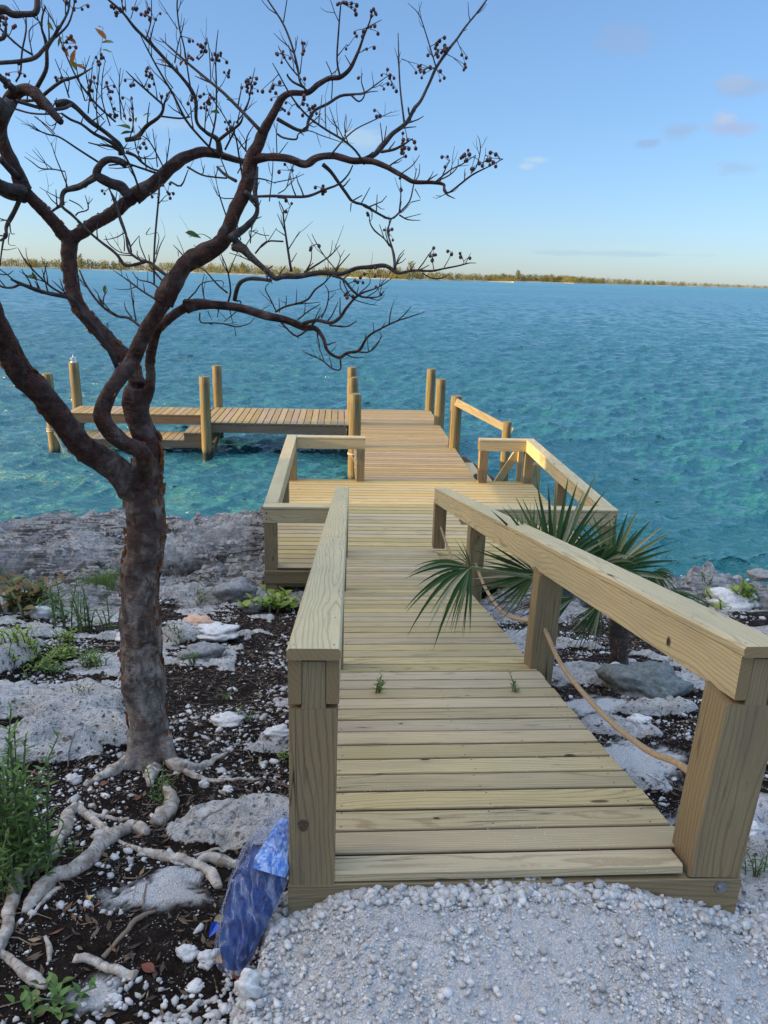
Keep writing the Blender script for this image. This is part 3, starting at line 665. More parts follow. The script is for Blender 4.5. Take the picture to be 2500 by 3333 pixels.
for (px, py, a_, b_) in [(918, 1640, .020, .007), (1230, 1631, .024, .010), (943, 1767, .013, .006), (866, 1563, .012, .005), (1128, 1600, .010, .005), (1010, 1502, .012, .004)]: knot(on_plane(px, py, P0, RN), RX, RD, a_, b_, RN)
nr_ = -RX; c_ = on_plane(1443, 1385, rp(1.1585, 0), RX); knot(c_, RD, np.array([0, 0, 1.]), .011, .018, nr_)
for (xx, s) in ((1.196, 1.955), (1.212, 4.175)):
    mb = MB(); p = rp(xx, s, 0, .283); mb.tube([p+np.array([0, .01, 0]), p+np.array([0, -.0012, 0])], [.017, .017], 16); mb.build('rope_hole', MDARK, ramp)
mb = MB()
for i in range(2, len(edges)-2):
    for xx in (.03, .56, 1.10):
        for ds in (-.045, .045):
            p = rp(xx+lx(edges[i])*.0+rng.uniform(-.012, .012), edges[i]+.073+ds+rng.uniform(-.006, .006), .0006); q = ring = [p+RX*math.cos(a)*.0036+RD*math.sin(a)*.0036 for a in np.linspace(0, 6.283, 9)[:-1]]
            mb.add(q, [tuple(range(8))])
mb.build('deck_screws', MDARK, ramp)['kind'] = 'stuff'
mb = MB(); p = rp(-.098, -.0885, 0, .18); 
an = np.linspace(0, 2*math.pi, 25)[:-1]
mb.add([p+np.array([math.cos(a)*.017*(1+.1*math.sin(3*a)), -.0008, math.sin(a)*.022]) for a in an], [tuple(range(24))[::-1]])
mb.build('knot', MK, ramp)
for (xx, s, l_, w_) in ((.78, 1.05, .0, 0), ):
    pass

# rope through the right-hand posts
def lay_rope(P, R=.0085, pitch=.055, name='rope', label='', mat=MROPE, cat='rope', seg=7, m=14):
    P, _ = catmull(P, np.ones(len(P)), m); d = np.r_[0, np.cumsum(np.linalg.norm(np.diff(P, axis=0), axis=1))]
    n = int(d[-1]/.004); t = np.linspace(0, d[-1], n); P = np.stack([np.interp(t, d, P[:, i]) for i in range(3)], -1)
    T = np.gradient(P, axis=0); T /= np.linalg.norm(T, axis=1, keepdims=True); ref = np.array([.3, .2, 1.]); N = np.cross(T, ref); N /= np.linalg.norm(N, axis=1, keepdims=True); B = np.cross(T, N)
    mb = MB()
    for k in range(3):
        a = 2*math.pi*(t/pitch+k/3); mb.tube(P+(np.cos(a)[:, None]*N+np.sin(a)[:, None]*B)*R*.62, np.full(n, R*.47), seg)
    return tag(mb.build(name, mat, None, True), label, cat)
def rr_(x, s, n): return rp(x, s, n)
seg1 = [rr_(1.19, 0.0, .235), rr_(1.20, .213, .205), rr_(1.215, .52, .128), rr_(1.22, 1.03, .088), rr_(1.215, 1.6, .125), rr_(1.20, 1.95, .262), rr_(1.20, 2.05, .275),
        rr_(1.20, 2.15, .245), rr_(1.215, 2.46, .165), rr_(1.225, 3.1, .066), rr_(1.225, 3.75, .118), rr_(1.215, 4.17, .262), rr_(1.21, 4.25, .275), rr_(1.21, 4.4, .2), rr_(1.22, 4.7, .09), rr_(1.225, 5.2, .055), rr_(1.225, 5.75, .13), rr_(1.215, 6.33, .31), rr_(1.21, 6.42, .33)]
lay_rope(seg1, .0125, .062, 'rope', 'tan hemp rope sagging through the posts of the right handrail')

# ------------------------------------------------------------------ platform
PX0, PX1, PY0, PY1 = -.80, 3.03, 7.885, 11.72
plat = empty('platform', (1.1, 9.8, -.1), 'wide square timber platform with railings between the ramp and the pier', 'deck platform')
mb = MB(); k = 0; y = PY0-.012
while y < PY1-.01:
    y2 = min(y+.146, PY1); m = (y+y2)/2
    mb.beam((PX0-.0 if y < PY0+.15 else PX0+.0, m, -.017), (PX1, m, -.017), y2-y-.012+rng.uniform(-.002, .001), .036, (0, 0, 1), .006); y = y2
mb.build('deck_boards', MW['plat'], plat)
mb = MB()
mb.beam((PX0+.14, PY0+.02, -.13), (PX1-.002, PY0+.02, -.13), .038, .19); mb.beam((PX0-.004, PY0-.018, -.104), (.0+.1, PY0-.018, -.104), .036, .145)
mb.beam((PX0, PY1-.02, -.13), (PX1, PY1-.02, -.13), .038, .19); mb.beam((PX0+.02, PY0+.05, -.13), (PX0+.02, PY1-.05, -.13), .038, .19); mb.beam((PX1-.02, PY0+.05, -.13), (PX1-.02, PY1-.05, -.13), .038, .19)
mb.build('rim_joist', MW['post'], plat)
mb = MB()
for xx in np.linspace(-.2, 2.5, 6): mb.beam((xx, PY0+.05, -.135), (xx, PY1-.05, -.135), .038, .18)
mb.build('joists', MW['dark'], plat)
RT = .664
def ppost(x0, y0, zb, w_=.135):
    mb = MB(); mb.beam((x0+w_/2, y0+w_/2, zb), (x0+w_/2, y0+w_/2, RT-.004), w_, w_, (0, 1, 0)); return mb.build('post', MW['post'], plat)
ppost(PX0, PY0-.015, -1.2); ppost(PX0+.003, 9.76, -1.2); ppost(PX0+.003, PY1-.14, -1.8)
ppost(PX1-.14, PY0-.015, -1.2); ppost(PX1-.138, 9.72, -1.5); ppost(PX1-.14, PY1-.14, -1.8)
ppost(.262, PY1-.138, -.02, .125); ppost(2.175, PY1-.138, -.02, .135); ppost(.0, PY0-.01, -.9, .10)
def prail(a, b, inward, name='side_rail'):
    """cap and two flush beams from a to b (centre line, xy)"""
    a = np.array([*a, 0.]); b = np.array([*b, 0.]); d = (b-a)/np.linalg.norm(b-a); sx = np.array([-d[1], d[0], 0])
    for sg in (-1, 1):
        mb = MB(); mb.beam(a+sx*sg*.054+[0, 0, .587], b+sx*sg*.054+[0, 0, .587], .036, .148); mb.build(name, MW['rail'], plat)
    mb = MB(); mb.beam(a-d*.0+[0, 0, RT+.0165], b+d*.0+[0, 0, RT+.0165], .150, .033, (0, 0, 1), .006); mb.build('handrail_cap', MW['rail'], plat)
xl_, xr_, yf_, yb_ = PX0+.068, PX1-.068, PY0+.052, PY1-.07
prail((xl_, yf_+.076), (xl_, PY1), 1); prail((PX0-.006, yf_), (.02, yf_), 1)
prail((xl_+.076, yb_), (.392, yb_), 1); prail((2.160, yb_), (xr_-.076, yb_), 1)
prail((xr_, yf_+.076), (xr_, PY1), 1); prail((1.32, yf_), (PX1+.006, yf_), 1)
mb = MB()
for z_ in (.625, .555): mb.tube([(PX0+.03, PY0-.022, z_), (PX0+.03, PY0-.0275, z_)], [.008, .008], 10)
for z_ in (.625, .555): mb.tube([(PX1-.03, PY0-.022, z_), (PX1-.03, PY0-.0275, z_)], [.008, .008], 10)
mb.build('screw_heads', MDARK, plat)['kind'] = 'stuff'

# ------------------------------------------------------------------ pier
QX0, QX1, QY1 = .255, 2.175, 18.46
pier = empty('pier', (1.2, 15, -.1), 'straight timber pier of weathered boards running out over the water', 'pier')
mb = MB(); y = PY1+.006
while y < QY1-.02:
    y2 = min(y+.146, QY1); m = (y+y2)/2
    mb.beam((QX0+rng.uniform(-.004, .004), m, -.021+rng.uniform(-.001, .001)), (QX1+rng.uniform(-.004, .004), m, -.021), y2-y-.013, .036, (0, 0, 1), .006); y = y2
mb.build('deck_boards', MW['pier'], pier)
mb = MB()
for xx in (QX0+.03, 1.2, QX1-.03): mb.beam((xx, PY1+.02, -.138), (xx, QY1-.01, -.138), .04, .195)
for yy in (QY1-.03,): mb.beam((QX0+.06, yy, -.13), (QX1-.06, yy, -.13), .04, .19)
for yy in (14.35, 16.75, 18.3): mb.beam((QX0-.1, yy, -.34), (QX1+.1, yy, -.34), .05, .2)
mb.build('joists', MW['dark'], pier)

# side dock on the left, lower landing and step
dock = empty('side_dock', (-2.8, 17.3, -.1), 'narrow side dock branching left from the pier with a lower landing', 'dock')
mb = MB(); x = QX0-.01
while x > -2.97:
    x2 = max(x-.146, -2.98); m = (x+x2)/2; mb.beam((m, 16.345, -.018), (m, 18.31, -.018), x-x2-.014, .034, (0, 0, 1), .004); x = x2
while x > -5.98:
    x2 = x-.146; m = (x+x2)/2; mb.beam((m, 17.22, -.018), (m, 18.2, -.018), .138, .034, (0, 0, 1), .004); x = x2
mb.build('deck_boards', MW['pier'], dock)
mb = MB()
mb.beam((-2.96, 16.375, -.13), (QX0-.12, 16.375, -.13), .04, .18); mb.beam((-2.96, 18.28, -.13), (QX0-.12, 18.28, -.13), .04, .18)
mb.beam((-6.0, 17.245, -.13), (-3.0, 17.245, -.13), .04, .18); mb.beam((-6.0, 18.17, -.13), (-3.0, 18.17, -.13), .04, .18)
mb.beam((-2.94, 16.4, -.131), (-2.94, 18.25, -.131), .04, .176)
for xx in (.05, -2.75): mb.beam((xx, 16.3, -.32), (xx, 18.4, -.32), .05, .19)
mb.beam((-2.72, 16.33, -.62), (-2.72, 18.35, -.2), .05, .14); mb.beam((-6.0, 16.3, -.33), (-6.0, 18.3, -.33), .05, .2)
mb.build('joists', MW['dark'], dock)
mb = MB(); x = -3.30
while x > -5.75: mb.beam((x-.07, 16.37, -.417), (x-.07, 17.3, -.417), .138, .034, (0, 0, 1), .004); x -= .146
mb.build('landing_boards', MW['pier'], dock)
mb = MB(); x = -2.93
while x > -3.33: mb.beam((x-.065, 16.37, -.255), (x-.065, 17.2, -.255), .128, .034, (0, 0, 1), .004); x -= .136
mb.build('step_boards', MW['pier'], dock)
mb = MB(); mb.beam((-5.8, 16.395, -.50), (-2.93, 16.395, -.50), .04, .13); mb.beam((-3.32, 16.397, -.355), (-2.93, 16.397, -.355), .04, .155); mb.beam((-5.8, 17.28, -.51), (-2.93, 17.28, -.51), .04, .14)
mb.beam((-3.31, 16.43, -.5), (-3.31, 17.25, -.5), .04, .12)
mb.build('landing_joists', MW['dark'], dock)

# stairs to the water on the right side of the pier
st = empty('water_stairs', (2.6, 13, -.3), 'short timber stairs going down to the water on the right side of the pier', 'stairs')
mb = MB()
for k in range(3): mb.beam((2.30+.27*k, 12.35, -.16-.19*k), (2.30+.27*k, 13.75, -.16-.19*k), .25, .035)
mb.build('treads', MW['plat'], st)
mb = MB()
for yy in (12.32, 13.62):
    mb = MB(); mb.beam((2.19, yy, -.12), (3.05, yy, -.72), .04, .24); mb.build('stringer', MW['dark'], st)
mb = MB(); mb.beam((2.13, 14.10, .885), (3.13, 13.66, .43), .038, .135); mb.build('handrail', MW['rail'], st)
mb = MB(); mb.beam((2.86, 11.86, .50), (2.50, 11.86, -.12), .038, .12); mb.beam((2.865, 11.83, .5), (2.865, 11.83, -.8), .07, .07, (0, 1, 0)); mb.beam((3.15, 11.86, .27), (3.15, 11.86, -.9), .13, .13, (0, 1, 0)); mb.build('brace', MW['rail'], st)

# pilings
def piling(x, y, top, label, r=.108, group='round pilings of the pier and side dock'):
    mb = MB(); n = 14; P = []; R = []
    lean = rng.uniform(-.006, .006, 2); zs = np.r_[-2.2, np.linspace(-1.1, top-.004, n), top]
    for z in zs: P.append((x+lean[0]*z, y+lean[1]*z, z)); R.append(r*(1.04-.05*(z+1)/2))
    R[-1] = R[-2]-.006
    mb.tube(P, R, 24, True, .035, seed=x*7+y)
    o = mb.build('piling', MPILE, None, True)
    # flat end grain on top stays crisp
    me = o.data; f = np.ones(len(me.polygons), bool); f[-2:] = False; me.polygons.foreach_set('use_smooth', f)
    return tag(o, label, 'piling', group)
piling(.275, 18.48, .985, 'farthest round piling on the left edge of the pier')
piling(.275, 16.59, .985, 'middle round piling on the left edge of the pier, at the side dock corner')
piling(.275, 14.19, .985, 'nearest and tallest-looking piling on the left edge of the pier', .113)
piling(2.165, 18.48, .985, 'farthest round piling on the right edge of the pier, at its outer end')
piling(2.165, 16.60, .985, 'middle round piling on the right edge of the pier, half in shade')
piling(2.165, 14.25, .975, 'nearest piling on the right edge of the pier where the sloping handrail begins', .108)
piling(3.045, 13.72, .60, 'low piling at the bottom end of the sloping handrail right of the pier', .082)
piling(-2.815, 16.21, .985, 'front piling in the middle of the side dock, standing beside the step', .105)
piling(-2.90, 18.43, .965, 'rear piling in the middle of the side dock, just right of the front one')
piling(-5.985, 16.20, .985, 'front piling at the outer left end of the side dock, partly behind the tree limb', .105)
piling(-6.13, 18.27, .985, 'rear piling at the outer left end of the side dock, carrying the small light', .11)
# small lamp on the piling
lt = empty('dock_light', (-6.13, 18.27, .985), 'small clear solar light standing on top of a dock piling', 'light')
mb = MB(); mb.tube([(-6.13, 18.27, .986), (-6.13, 18.27, 1.01)], [.07, .065], 16); mb.build('base', simple('white_plastic', (.75, .76, .78), .4), lt)
mb = MB(); mb.tube([(-6.13, 18.27, 1.01), (-6.13, 18.27, 1.10)], [.052, .056], 16); gl = NB('clear_plastic'); MGL = gl.fin((.9, .93, .96), .08, Transmission_Weight=.8, IOR=1.4)
mb.build('lens', MGL, lt)
mb = MB(); mb.tube([(-6.13, 18.27, 1.10), (-6.13, 18.27, 1.13), (-6.13, 18.27, 1.16)], [.02, .012, .006], 10); mb.build('finial', simple('white_plastic_tip', (.75, .76, .78), .4), lt)
def wrap_rope(x, y, z, r, turns, label, tails):
    mb = MB(); t = np.linspace(0, turns*2*math.pi, int(turns*20)); P = np.stack([x+r*np.cos(t), y+r*np.sin(t), z+.02*t/6.28+.02*np.sin(t*.5)], -1)
    mb.tube(P, np.full(len(P), .009), 6)
    for tl in tails: mb.tube(tl, np.full(len(tl), .008), 6, smoothn=6)
    return tag(mb.build('mooring_rope', simple('pale_rope', (.55, .50, .40), .9), None, True), label, 'rope')
wrap_rope(-5.985, 16.20, -.22, .118, 3, 'pale mooring rope wound round the left front piling with loose ends hanging', [[(-5.90, 16.09, -.2), (-5.83, 16.06, -.35), (-5.74, 16.08, -.6), (-5.66, 16.1, -.72)], [(-5.92, 16.08, -.22), (-5.8, 16.05, -.45), (-5.72, 16.05, -.74)], [(-5.9, 16.1, -.18), (-5.75, 16.15, -.12), (-5.62, 16.25, -.1)]])
wrap_rope(.275, 14.19, -.16, .122, 2, 'pale rope knotted round the nearest left pier piling below deck level', [[(.22, 14.08, -.14), (.27, 14.07, -.25), (.33, 14.08, -.3)]])

# ------------------------------------------------------------------ water
WZ = -0.735
def water():
    rs = [4.0]
    while rs[-1] < 80: rs.append(rs[-1]*(1+.0040))
    while rs[-1] < 260: rs.append(rs[-1]*1.0065)
    while rs[-1] < 12000: rs.append(rs[-1]*1.05)
    rs = np.array(rs); th = np.linspace(-math.radians(48), math.radians(48), 640)
    R_, T_ = np.meshgrid(rs, th, indexing='ij'); X = R_*np.sin(T_); Y = R_*np.cos(T_)
    dx = np.zeros_like(X); dy = np.zeros_like(X); dz = np.zeros_like(X)
    r2 = np.random.default_rng(5)
    cell = R_*math.radians(96)/640
    for i in range(76):
        lam = .20*(2.6/.20)**(r2.uniform()**1.3); a = math.radians(r2.normal(-78, 30))     # crests run mostly left-right
        kx, ky = math.cos(a), math.sin(a); k = 2*math.pi/lam; amp = .0098*lam**.70*r2.uniform(.5, 1.2)
        ph = r2.uniform(0, 6.28)+1.0*fbm(X*.13+i*7, Y*.13, 60+i, 2)*3
        f = sst(.5, .22, cell/lam)*(.65+.7*fbm(X*.09+i, Y*.09-i, 90, 2))
        ar = k*(X*kx+Y*ky)+ph
        dz += amp*f*np.cos(ar); q = 1.25*amp*f*np.sin(ar); dx -= kx*q; dy -= ky*q
    V = np.stack([(X+dx).ravel(), (Y+dy).ravel(), (WZ+dz).ravel()], -1)
    n, m = X.shape; ix = np.arange(n*m).reshape(n, m)
    F = np.stack([ix[:-1, :-1], ix[:-1, 1:], ix[1:, 1:], ix[1:, :-1]], -1).reshape(-1, 4)[:, ::-1]
    crest = np.clip(dz/.05, 0, 2).ravel()
    return mesh_np('water', V, F, True, {'crest': ('FLOAT', crest)})
b = NB('sea_water'); p = b.pos(); sx = b.n('ShaderNodeSeparateXYZ'); b.l(p, sx.inputs[0])
dist = b.math('SQRT', b.math('ADD', b.math('MULTIPLY', sx.outputs[0], sx.outputs[0]), b.math('MULTIPLY', sx.outputs[1], sx.outputs[1])))
ld = b.math('LOGARITHM', dist, 10.)
patch = b.noise(b.mapp(p, (.05, .11, 1)), 1, 4, .55); patch2 = b.noise(b.mapp(p, (.004, .012, 1)), 1, 4, .6)
col = b.ramp(b.math('ADD', b.mr(ld, .9, 3.0), b.math('MULTIPLY', b.math('SUBTRACT', patch, .5), .02)), (0, (.024, .225, .190)), (.12, (.018, .180, .185)), (.35, (.017, .145, .195)), (.62, (.022, .150, .230)), (1., (.045, .21, .28)))
col = b.mix(b.mr(patch2, .45, .65, 0, .3), col, (.02, .15, .20))
cr = b.attr('crest', 'Fac')
col = b.mix(b.mr(cr, .4, 1.8, 0, .12), col, (.025, .24, .23))
hA = b.noise(b.mapp(p, (1.3, 4.4, 1)), 1.6, 5, .62, .5); hB = b.noise(b.mapp(p, (5, 15, 1)), 2.2, 4, .6)
hC = b.noise(b.mapp(p, (.25, .7, 1)), 1.4, 5, .65, .4)
far = b.mr(ld, 1.5, 2.3)
h = b.math('ADD', b.math('MULTIPLY', hA, .15), b.math('MULTIPLY', hB, .045)); h = b.math('ADD', h, b.math('MULTIPLY', b.math('MULTIPLY', hC, far), .5))
foam = b.n('ShaderNodeTexNoise'); b.l(b.mapp(p, (3, 7, 1)), foam.inputs['Vector']); foam.inputs['Detail'].default_value = 6; foam.inputs['Roughness'].default_value = .7
nrm = b.n('ShaderNodeBump'); b.l(h, nrm.inputs['Height']); nrm.inputs['Strength'].default_value = 1.; nrm.inputs['Distance'].default_value = 1.
MWATER = b.fin(col, b.math('ADD', b.mr(ld, 1.35, 2.6, .045, .36), b.mr(patch2, .4, .65, -.03, .05)), nrm.outputs[0], IOR=1.62, Specular_IOR_Level=.5)
tag(link_mesh('water', water(), MWATER), 'choppy turquoise sea', None, None, 'structure')
# foam where the swell meets the rock
def foam_mesh():
    V = []; F = []; r3 = np.random.default_rng(9)
    xs = np.r_[r3.uniform(-5.5, 8, 900)]
    ys = shore_y(xs)+np.abs(r3.normal(0, .22, 900))+.12
    s = r3.uniform(.006, .03, 900)
    P = np.stack([xs, ys, np.full(900, WZ+.035)+r3.uniform(0, .03, 900)], -1)
    return scatter(ICO1, P, s, .25, .3)
V, F = foam_mesh()
fo = NB('sea_foam'); MF = fo.fin((.75, .8, .82), .6)
tag(link_mesh('sea_foam', mesh_np('sea_foam', V, F, True), MF), 'flecks of white foam along the rocky water edge', 'foam', None, 'stuff')

# ------------------------------------------------------------------ far shore
def far_pt(xD, dep, extra=0.):
    """point on the water that lies dep overview-px below the horizon at overview column xD"""
    yh = 594.8+(xD-738)*.0285; return atZ(xD*K, (yh+dep)*K, WZ)
NEARL = [far_pt(x, d) for x, d in [(-260, 4.2), (0, 4.0), (150, 3.6), (300, 3.6), (450, 4.2), (560, 4.6), (640, 5.0), (720, 4.4), (800, 5.8), (880, 6.2), (960, 5.0), (1050, 4.6), (1110, 4.9)]]
FARL = [far_pt(x, d) for x, d in [(1060, 2.9), (1150, 2.9), (1215, 2.9), (1240, 3.4), (1300, 3.0), (1400, 2.8), (1500, 2.7), (1600, 2.6), (1700, 2.5), (1900, 2.5)]]
MSHORE = None
def land(name, L, label, depth=900):
    V = []; F = []
    for i, q in enumerate(L):
        d = np.array([q[0], q[1], 0]); d /= np.linalg.norm(d); t = min(i, len(L)-1-i)
        dd = depth*(.12 if t == 0 else 1)
        for f, z in ((0, -.3), (.012, .9), (.05, 1.8), (1, 2.2)): V.append([q[0]+d[0]*dd*f, q[1]+d[1]*dd*f, WZ+z])
    for i in range(len(L)-1):
        for k in range(3): F.append((i*4+k, (i+1)*4+k, (i+1)*4+k+1, i*4+k+1))
    b = NB(name+'_sand'); p = b.pos(); n = b.noise(p, .02, 4)
    tag(link_mesh(name, mesh_np(name, V, F), b.fin(b.mix(b.mr(n, .4, .6), (.42, .36, .26), (.16, .15, .07)), .9)), label, None, None, 'structure')
land('far_shore', NEARL, 'low sandy shore across the water'); land('far_shore', FARL, 'more distant low shore on the right')
def leafy(name, cols, rough=.6, trans=0.):
    b = NB(name); r = b.n('ShaderNodeNewGeometry').outputs['Random Per Island']
    st = [(i/(len(cols)-1), c) for i, c in enumerate(cols)]
    col = b.ramp(r, *st)
    m = b.fin(col, rough, Specular_IOR_Level=.35)
    if trans:
        tr = b.n('ShaderNodeBsdfTranslucent'); b.l(col, tr.inputs[0]); mx = b.n('ShaderNodeMixShader'); mx.inputs[0].default_value = trans
        b.l(b.b.outputs[0], mx.inputs[1]); b.l(tr.outputs[0], mx.inputs[2]); b.l(mx.outputs[0], b.out.inputs[0])
    return m
MSHRUB = leafy('olive_feathery_foliage', [(.11, .115, .035), (.19, .18, .06), (.28, .25, .10)], .8, .35)
def plume(V, F, x, y, z, h, wd, n, r):
    """feathery shrub: many upswept narrow leaf blades through its volume"""
    for _ in range(n):
        a = r.uniform(0, 6.28); rr = math.sqrt(r.uniform(0, 1)); t = r.uniform(.02, .9)**.9
        bx, by, bz = x+math.cos(a)*rr*wd*(1-t*.75)*.8, y+math.sin(a)*rr*wd*(1-t*.75)*.8, z+t*h*(.75+.25*r.uniform())
        l = h*r.uniform(.10, .20); dx = math.cos(a)*rr*.5+r.normal(0, .35)+.25; dz = 1.
        n_ = math.hypot(dx, dz); dx /= n_; dz /= n_; wv = l*r.uniform(.18, .34); c, s_ = math.cos(a), math.sin(a)
        i = len(V); ang = r.uniform(0, 3.14); ux, uy = math.cos(ang), math.sin(ang)
        V += [(bx-ux*wv, by-uy*wv, bz), (bx+ux*wv, by+uy*wv, bz+l*.1), (bx+dx*l, by+r.normal(0, .2)*l, bz+dz*l)]; F.append((i, i+1, i+2))
r4 = np.random.default_rng(21)
def shrub_band(L, hpx, nper, name, label, zs=1.0):
    V = []; F = []; L = np.array(L)
    for i in range(len(L)-1):
        for _ in range(nper):
            t = r4.uniform(); q = L[i]*(1-t)+L[i+1]*t; d = np.array([q[0], q[1]]); D = np.linalg.norm(d); d /= D
            off = abs(r4.normal(0, 1))*D*.02+D*.010; x, y = q[:2]+d*off
            xD = (project(q)[0][0])/K; hh = np.interp(xD, *hpx)*D/1661*r4.uniform(.45, 1.15)
            plume(V, F, x, y, WZ+1.2, hh, hh*r4.uniform(.6, 1.1), 60, r4)
    tag(link_mesh(name, mesh_np(name, V, np.array(F)), MSHRUB), label, 'far shrubs', None, 'stuff')
shrub_band(NEARL, ([-300, 0, 200, 300, 500, 620, 760, 880, 930, 1040, 1110], [17, 16, 19, 18, 20, 18, 19, 24, 16, 15, 9]), 75, 'far_shrubs', 'band of olive feathery shrubs along the near part of the far shore')
shrub_band(FARL, ([1060, 1120, 1200, 1300, 1400, 1500, 1600, 1800], [13, 16, 15, 12, 10, 8, 6, 5]), 90, 'far_shrubs', 'thinner olive scrub on the more distant shore at right')
for (xD, dep, hpx_, lb) in [(885, 6.0, 40, 'tallest feathery tree on the far shore, left of the low point'), (175, 3.6, 30, 'feathery tree on the far shore just right of the forked limb'), (262, 3.6, 24, 'small feathery tree on the far shore behind the bare branches at left'), (525, 4.5, 26, 'feathery tree on the far shore between the two dark limbs'), (1117, 2.9, 25, 'thin tree on the far shore just right of the low point'), (1085, 4.6, 18, 'bushy tree at the end of the low point of the far shore'), (1190, 2.9, 19, 'feathery tree in the middle of the distant right shore'), (1255, 2.9, 15, 'rounded bush on the distant right shore right of the middle')]:
    q = far_pt(xD, dep); D = math.hypot(q[0], q[1]); d = q[:2]/D; x, y = q[:2]+d*D*.008; h = hpx_*D/1661
    t = empty('feathery_tree', (x, y, WZ+1), lb, 'tree', 'taller trees on the far shore')
    mb = MB(); mb.tube([(x, y, WZ+.5), (x+h*.02, y, WZ+h*.5), (x+h*.05, y, WZ+h*.85)], [h*.02, h*.014, h*.005], 6); mb.build('trunk', MT, t)
    V = []; F = []; plume(V, F, x, y, WZ+1+h*.08, h*.9, h*.42, 130, r4); link_mesh('crown', mesh_np('crown', V, np.array(F)), MSHRUB, t)

# ------------------------------------------------------------------ the bare red-barked tree
g2s = .5124
def g3(gx_, gy_, Y): return atY(gx_*g2s, gy_*g2s, Y)
def pxr(wg, P): return wg*g2s*((P-CP)@fwd)/FPX/2        # half width in metres of a width in traced px
def bark(name, upper):
    b = NB(name); p = b.pos(); z = b.n('ShaderNodeSeparateXYZ'); b.l(p, z.inputs[0]); g = b.attr('gc')
    n1 = b.noise(p, 7, 5, .65); n2 = b.noise(p, 30, 5, .65); ringn = b.noise(b.mapp(p, (2.5, 2.5, 30)), 2.2, 5, .65, .7); n3 = b.noise(p, 110, 3, .7)
    hgt = b.mr(b.math('ADD', z.outputs[2], b.math('MULTIPLY', b.math('SUBTRACT', n1, .5), 2.2)), 1.3, 2.3)
    n4 = b.noise(b.mapp(p, (1, 1, .6)), 16, 6, .7, .8)
    red = b.mix(b.mr(n2, .35, .7), (.012, .006, .005), (.085, .030, .020))
    pale = b.mix(b.mr(n4, .42, .58), (.34, .305, .27), (.085, .062, .05)); pale = b.mix(b.mr(z.outputs[2], .75, 1.15, .55, 0), pale, (.42, .39, .35))
    lowc = b.mix(b.mr(n1, .42, .62, .1, .85), pale, b.mix(b.mr(n4, .4, .6), (.13, .068, .04), (.05, .032, .025)))
    lowc = b.mix(b.mr(n3, .55, .7, 0, .6), lowc, (.05, .03, .022))
    lowc = b.mix(b.mr(ringn, .60, .66, 0, .5), lowc, (.05, .032, .025))
    upc = b.mix(b.mr(n4, .54, .66, 0, .45), red, (.14, .105, .095)); upc = b.mix(b.mr(n1, .58, .70, 0, .5), upc, (.17, .15, .14))
    if upper: col = b.mix(b.mr(n2, .4, .7, 0, .7), (.030, .022, .020), (.11, .082, .072))
    else: col = b.mix(hgt, lowc, upc)
    h = b.math('ADD', b.math('MULTIPLY', ringn, .45), b.math('ADD', b.math('MULTIPLY', n4, .9), b.math('MULTIPLY', n3, .35)))
    return b.fin(col, .6, b.bump(h, 1., .014), Specular_IOR_Level=.3)
MBARK = bark('gumbo_bark', False); MTWIG = bark('twig_bark', True)
tp = onground(325*K, 1640*K); TY = float(tp[1])
tree = empty('bare_tree', tuple(tp), 'bare red-barked tree with peeling bark, knotted limbs and dark berries on the left', 'tree')
SK = []      # all woody polylines: (points, radii)
def B(pts, Ya, Yb=None, o=(0, 0)):
    """traced limb: pts (x, y, width); depth goes from Ya to Yb"""
    Yb = Ya if Yb is None else Yb; n = len(pts); out = []; R = []; w_ = 10
    q = [(x_[0]+o[0], x_[1]+o[1], x_[2] if len(x_) > 2 else None) for x_ in pts]
    ws = [a[2] for a in q]; kn = [i for i in range(n) if ws[i] is not None]
    ws = np.interp(range(n), kn, [ws[i] for i in kn]) if kn else np.full(n, 8.)
    for i, a in enumerate(q):
        P = g3(a[0], a[1], Ya+(Yb-Ya)*i/max(1, n-1)); out.append(P); R.append(pxr(ws[i], P))
    return np.array(out), np.array(R)
A0, B0, C0, D0, E0, G0, I0 = (0, 0), (1561, 0), (0, 1366), (1561, 1366), (0, 2147), (0, 3708), (0, 4879)
main = [
 B([(968, 4905, 330), (966, 4800, 292), (945, 4600, 268), (908, 4300, 280), (893, 4000, 275), (888, 3700, 262), (918, 3500, 258), (925, 3300, 262), (915, 3130, 265), (935, 2980, 215), (945, 2830, 180), (885, 2680, 190), (862, 2560, 190), (872, 2460, 170)], TY, TY+.02),
 B([(830, 3130, 170), (760, 3000, 205), (640, 2915, 188), (520, 2830, 188), (375, 2650, 186), (250, 2480, 188), (125, 2360, 190), (50, 2210, 180), (-10, 2080, 165), (-70, 1900, 150), (-140, 1700, 140)], TY-.02, TY-.55),
]
Mst = B([(850, 3080, 150), (905, 2990, 145), (918, 2900, 132), (880, 2850, 128), (800, 2822, 126), (705, 2745, 130), (645, 2647, 126), (672, 2540, 122), (735, 2430, 122), (830, 2310, 128), (885, 2186, 126), (950, 2056, 124), (1040, 1926, 126), (1095, 1796, 122), (1180, 1686, 114), (1300, 1611, 104), (1400, 1540, 98), (1460, 1420, 92), (1520, 1280, 90), (1570, 1150, 86), (1601, 1010, 88), (1651, 900, 74), (1691, 810, 62), (1751, 700, 50), (1791, 625, 44), (1851, 590, 38), (1951, 590, 37), (2021, 540, 34), (2091, 500, 30), (2161, 490, 28), (2221, 440, 22), (2271, 340, 18), (2311, 230, 14), (2351, 130, 9), (2361, 70, 5)], TY-.06, TY-.25)
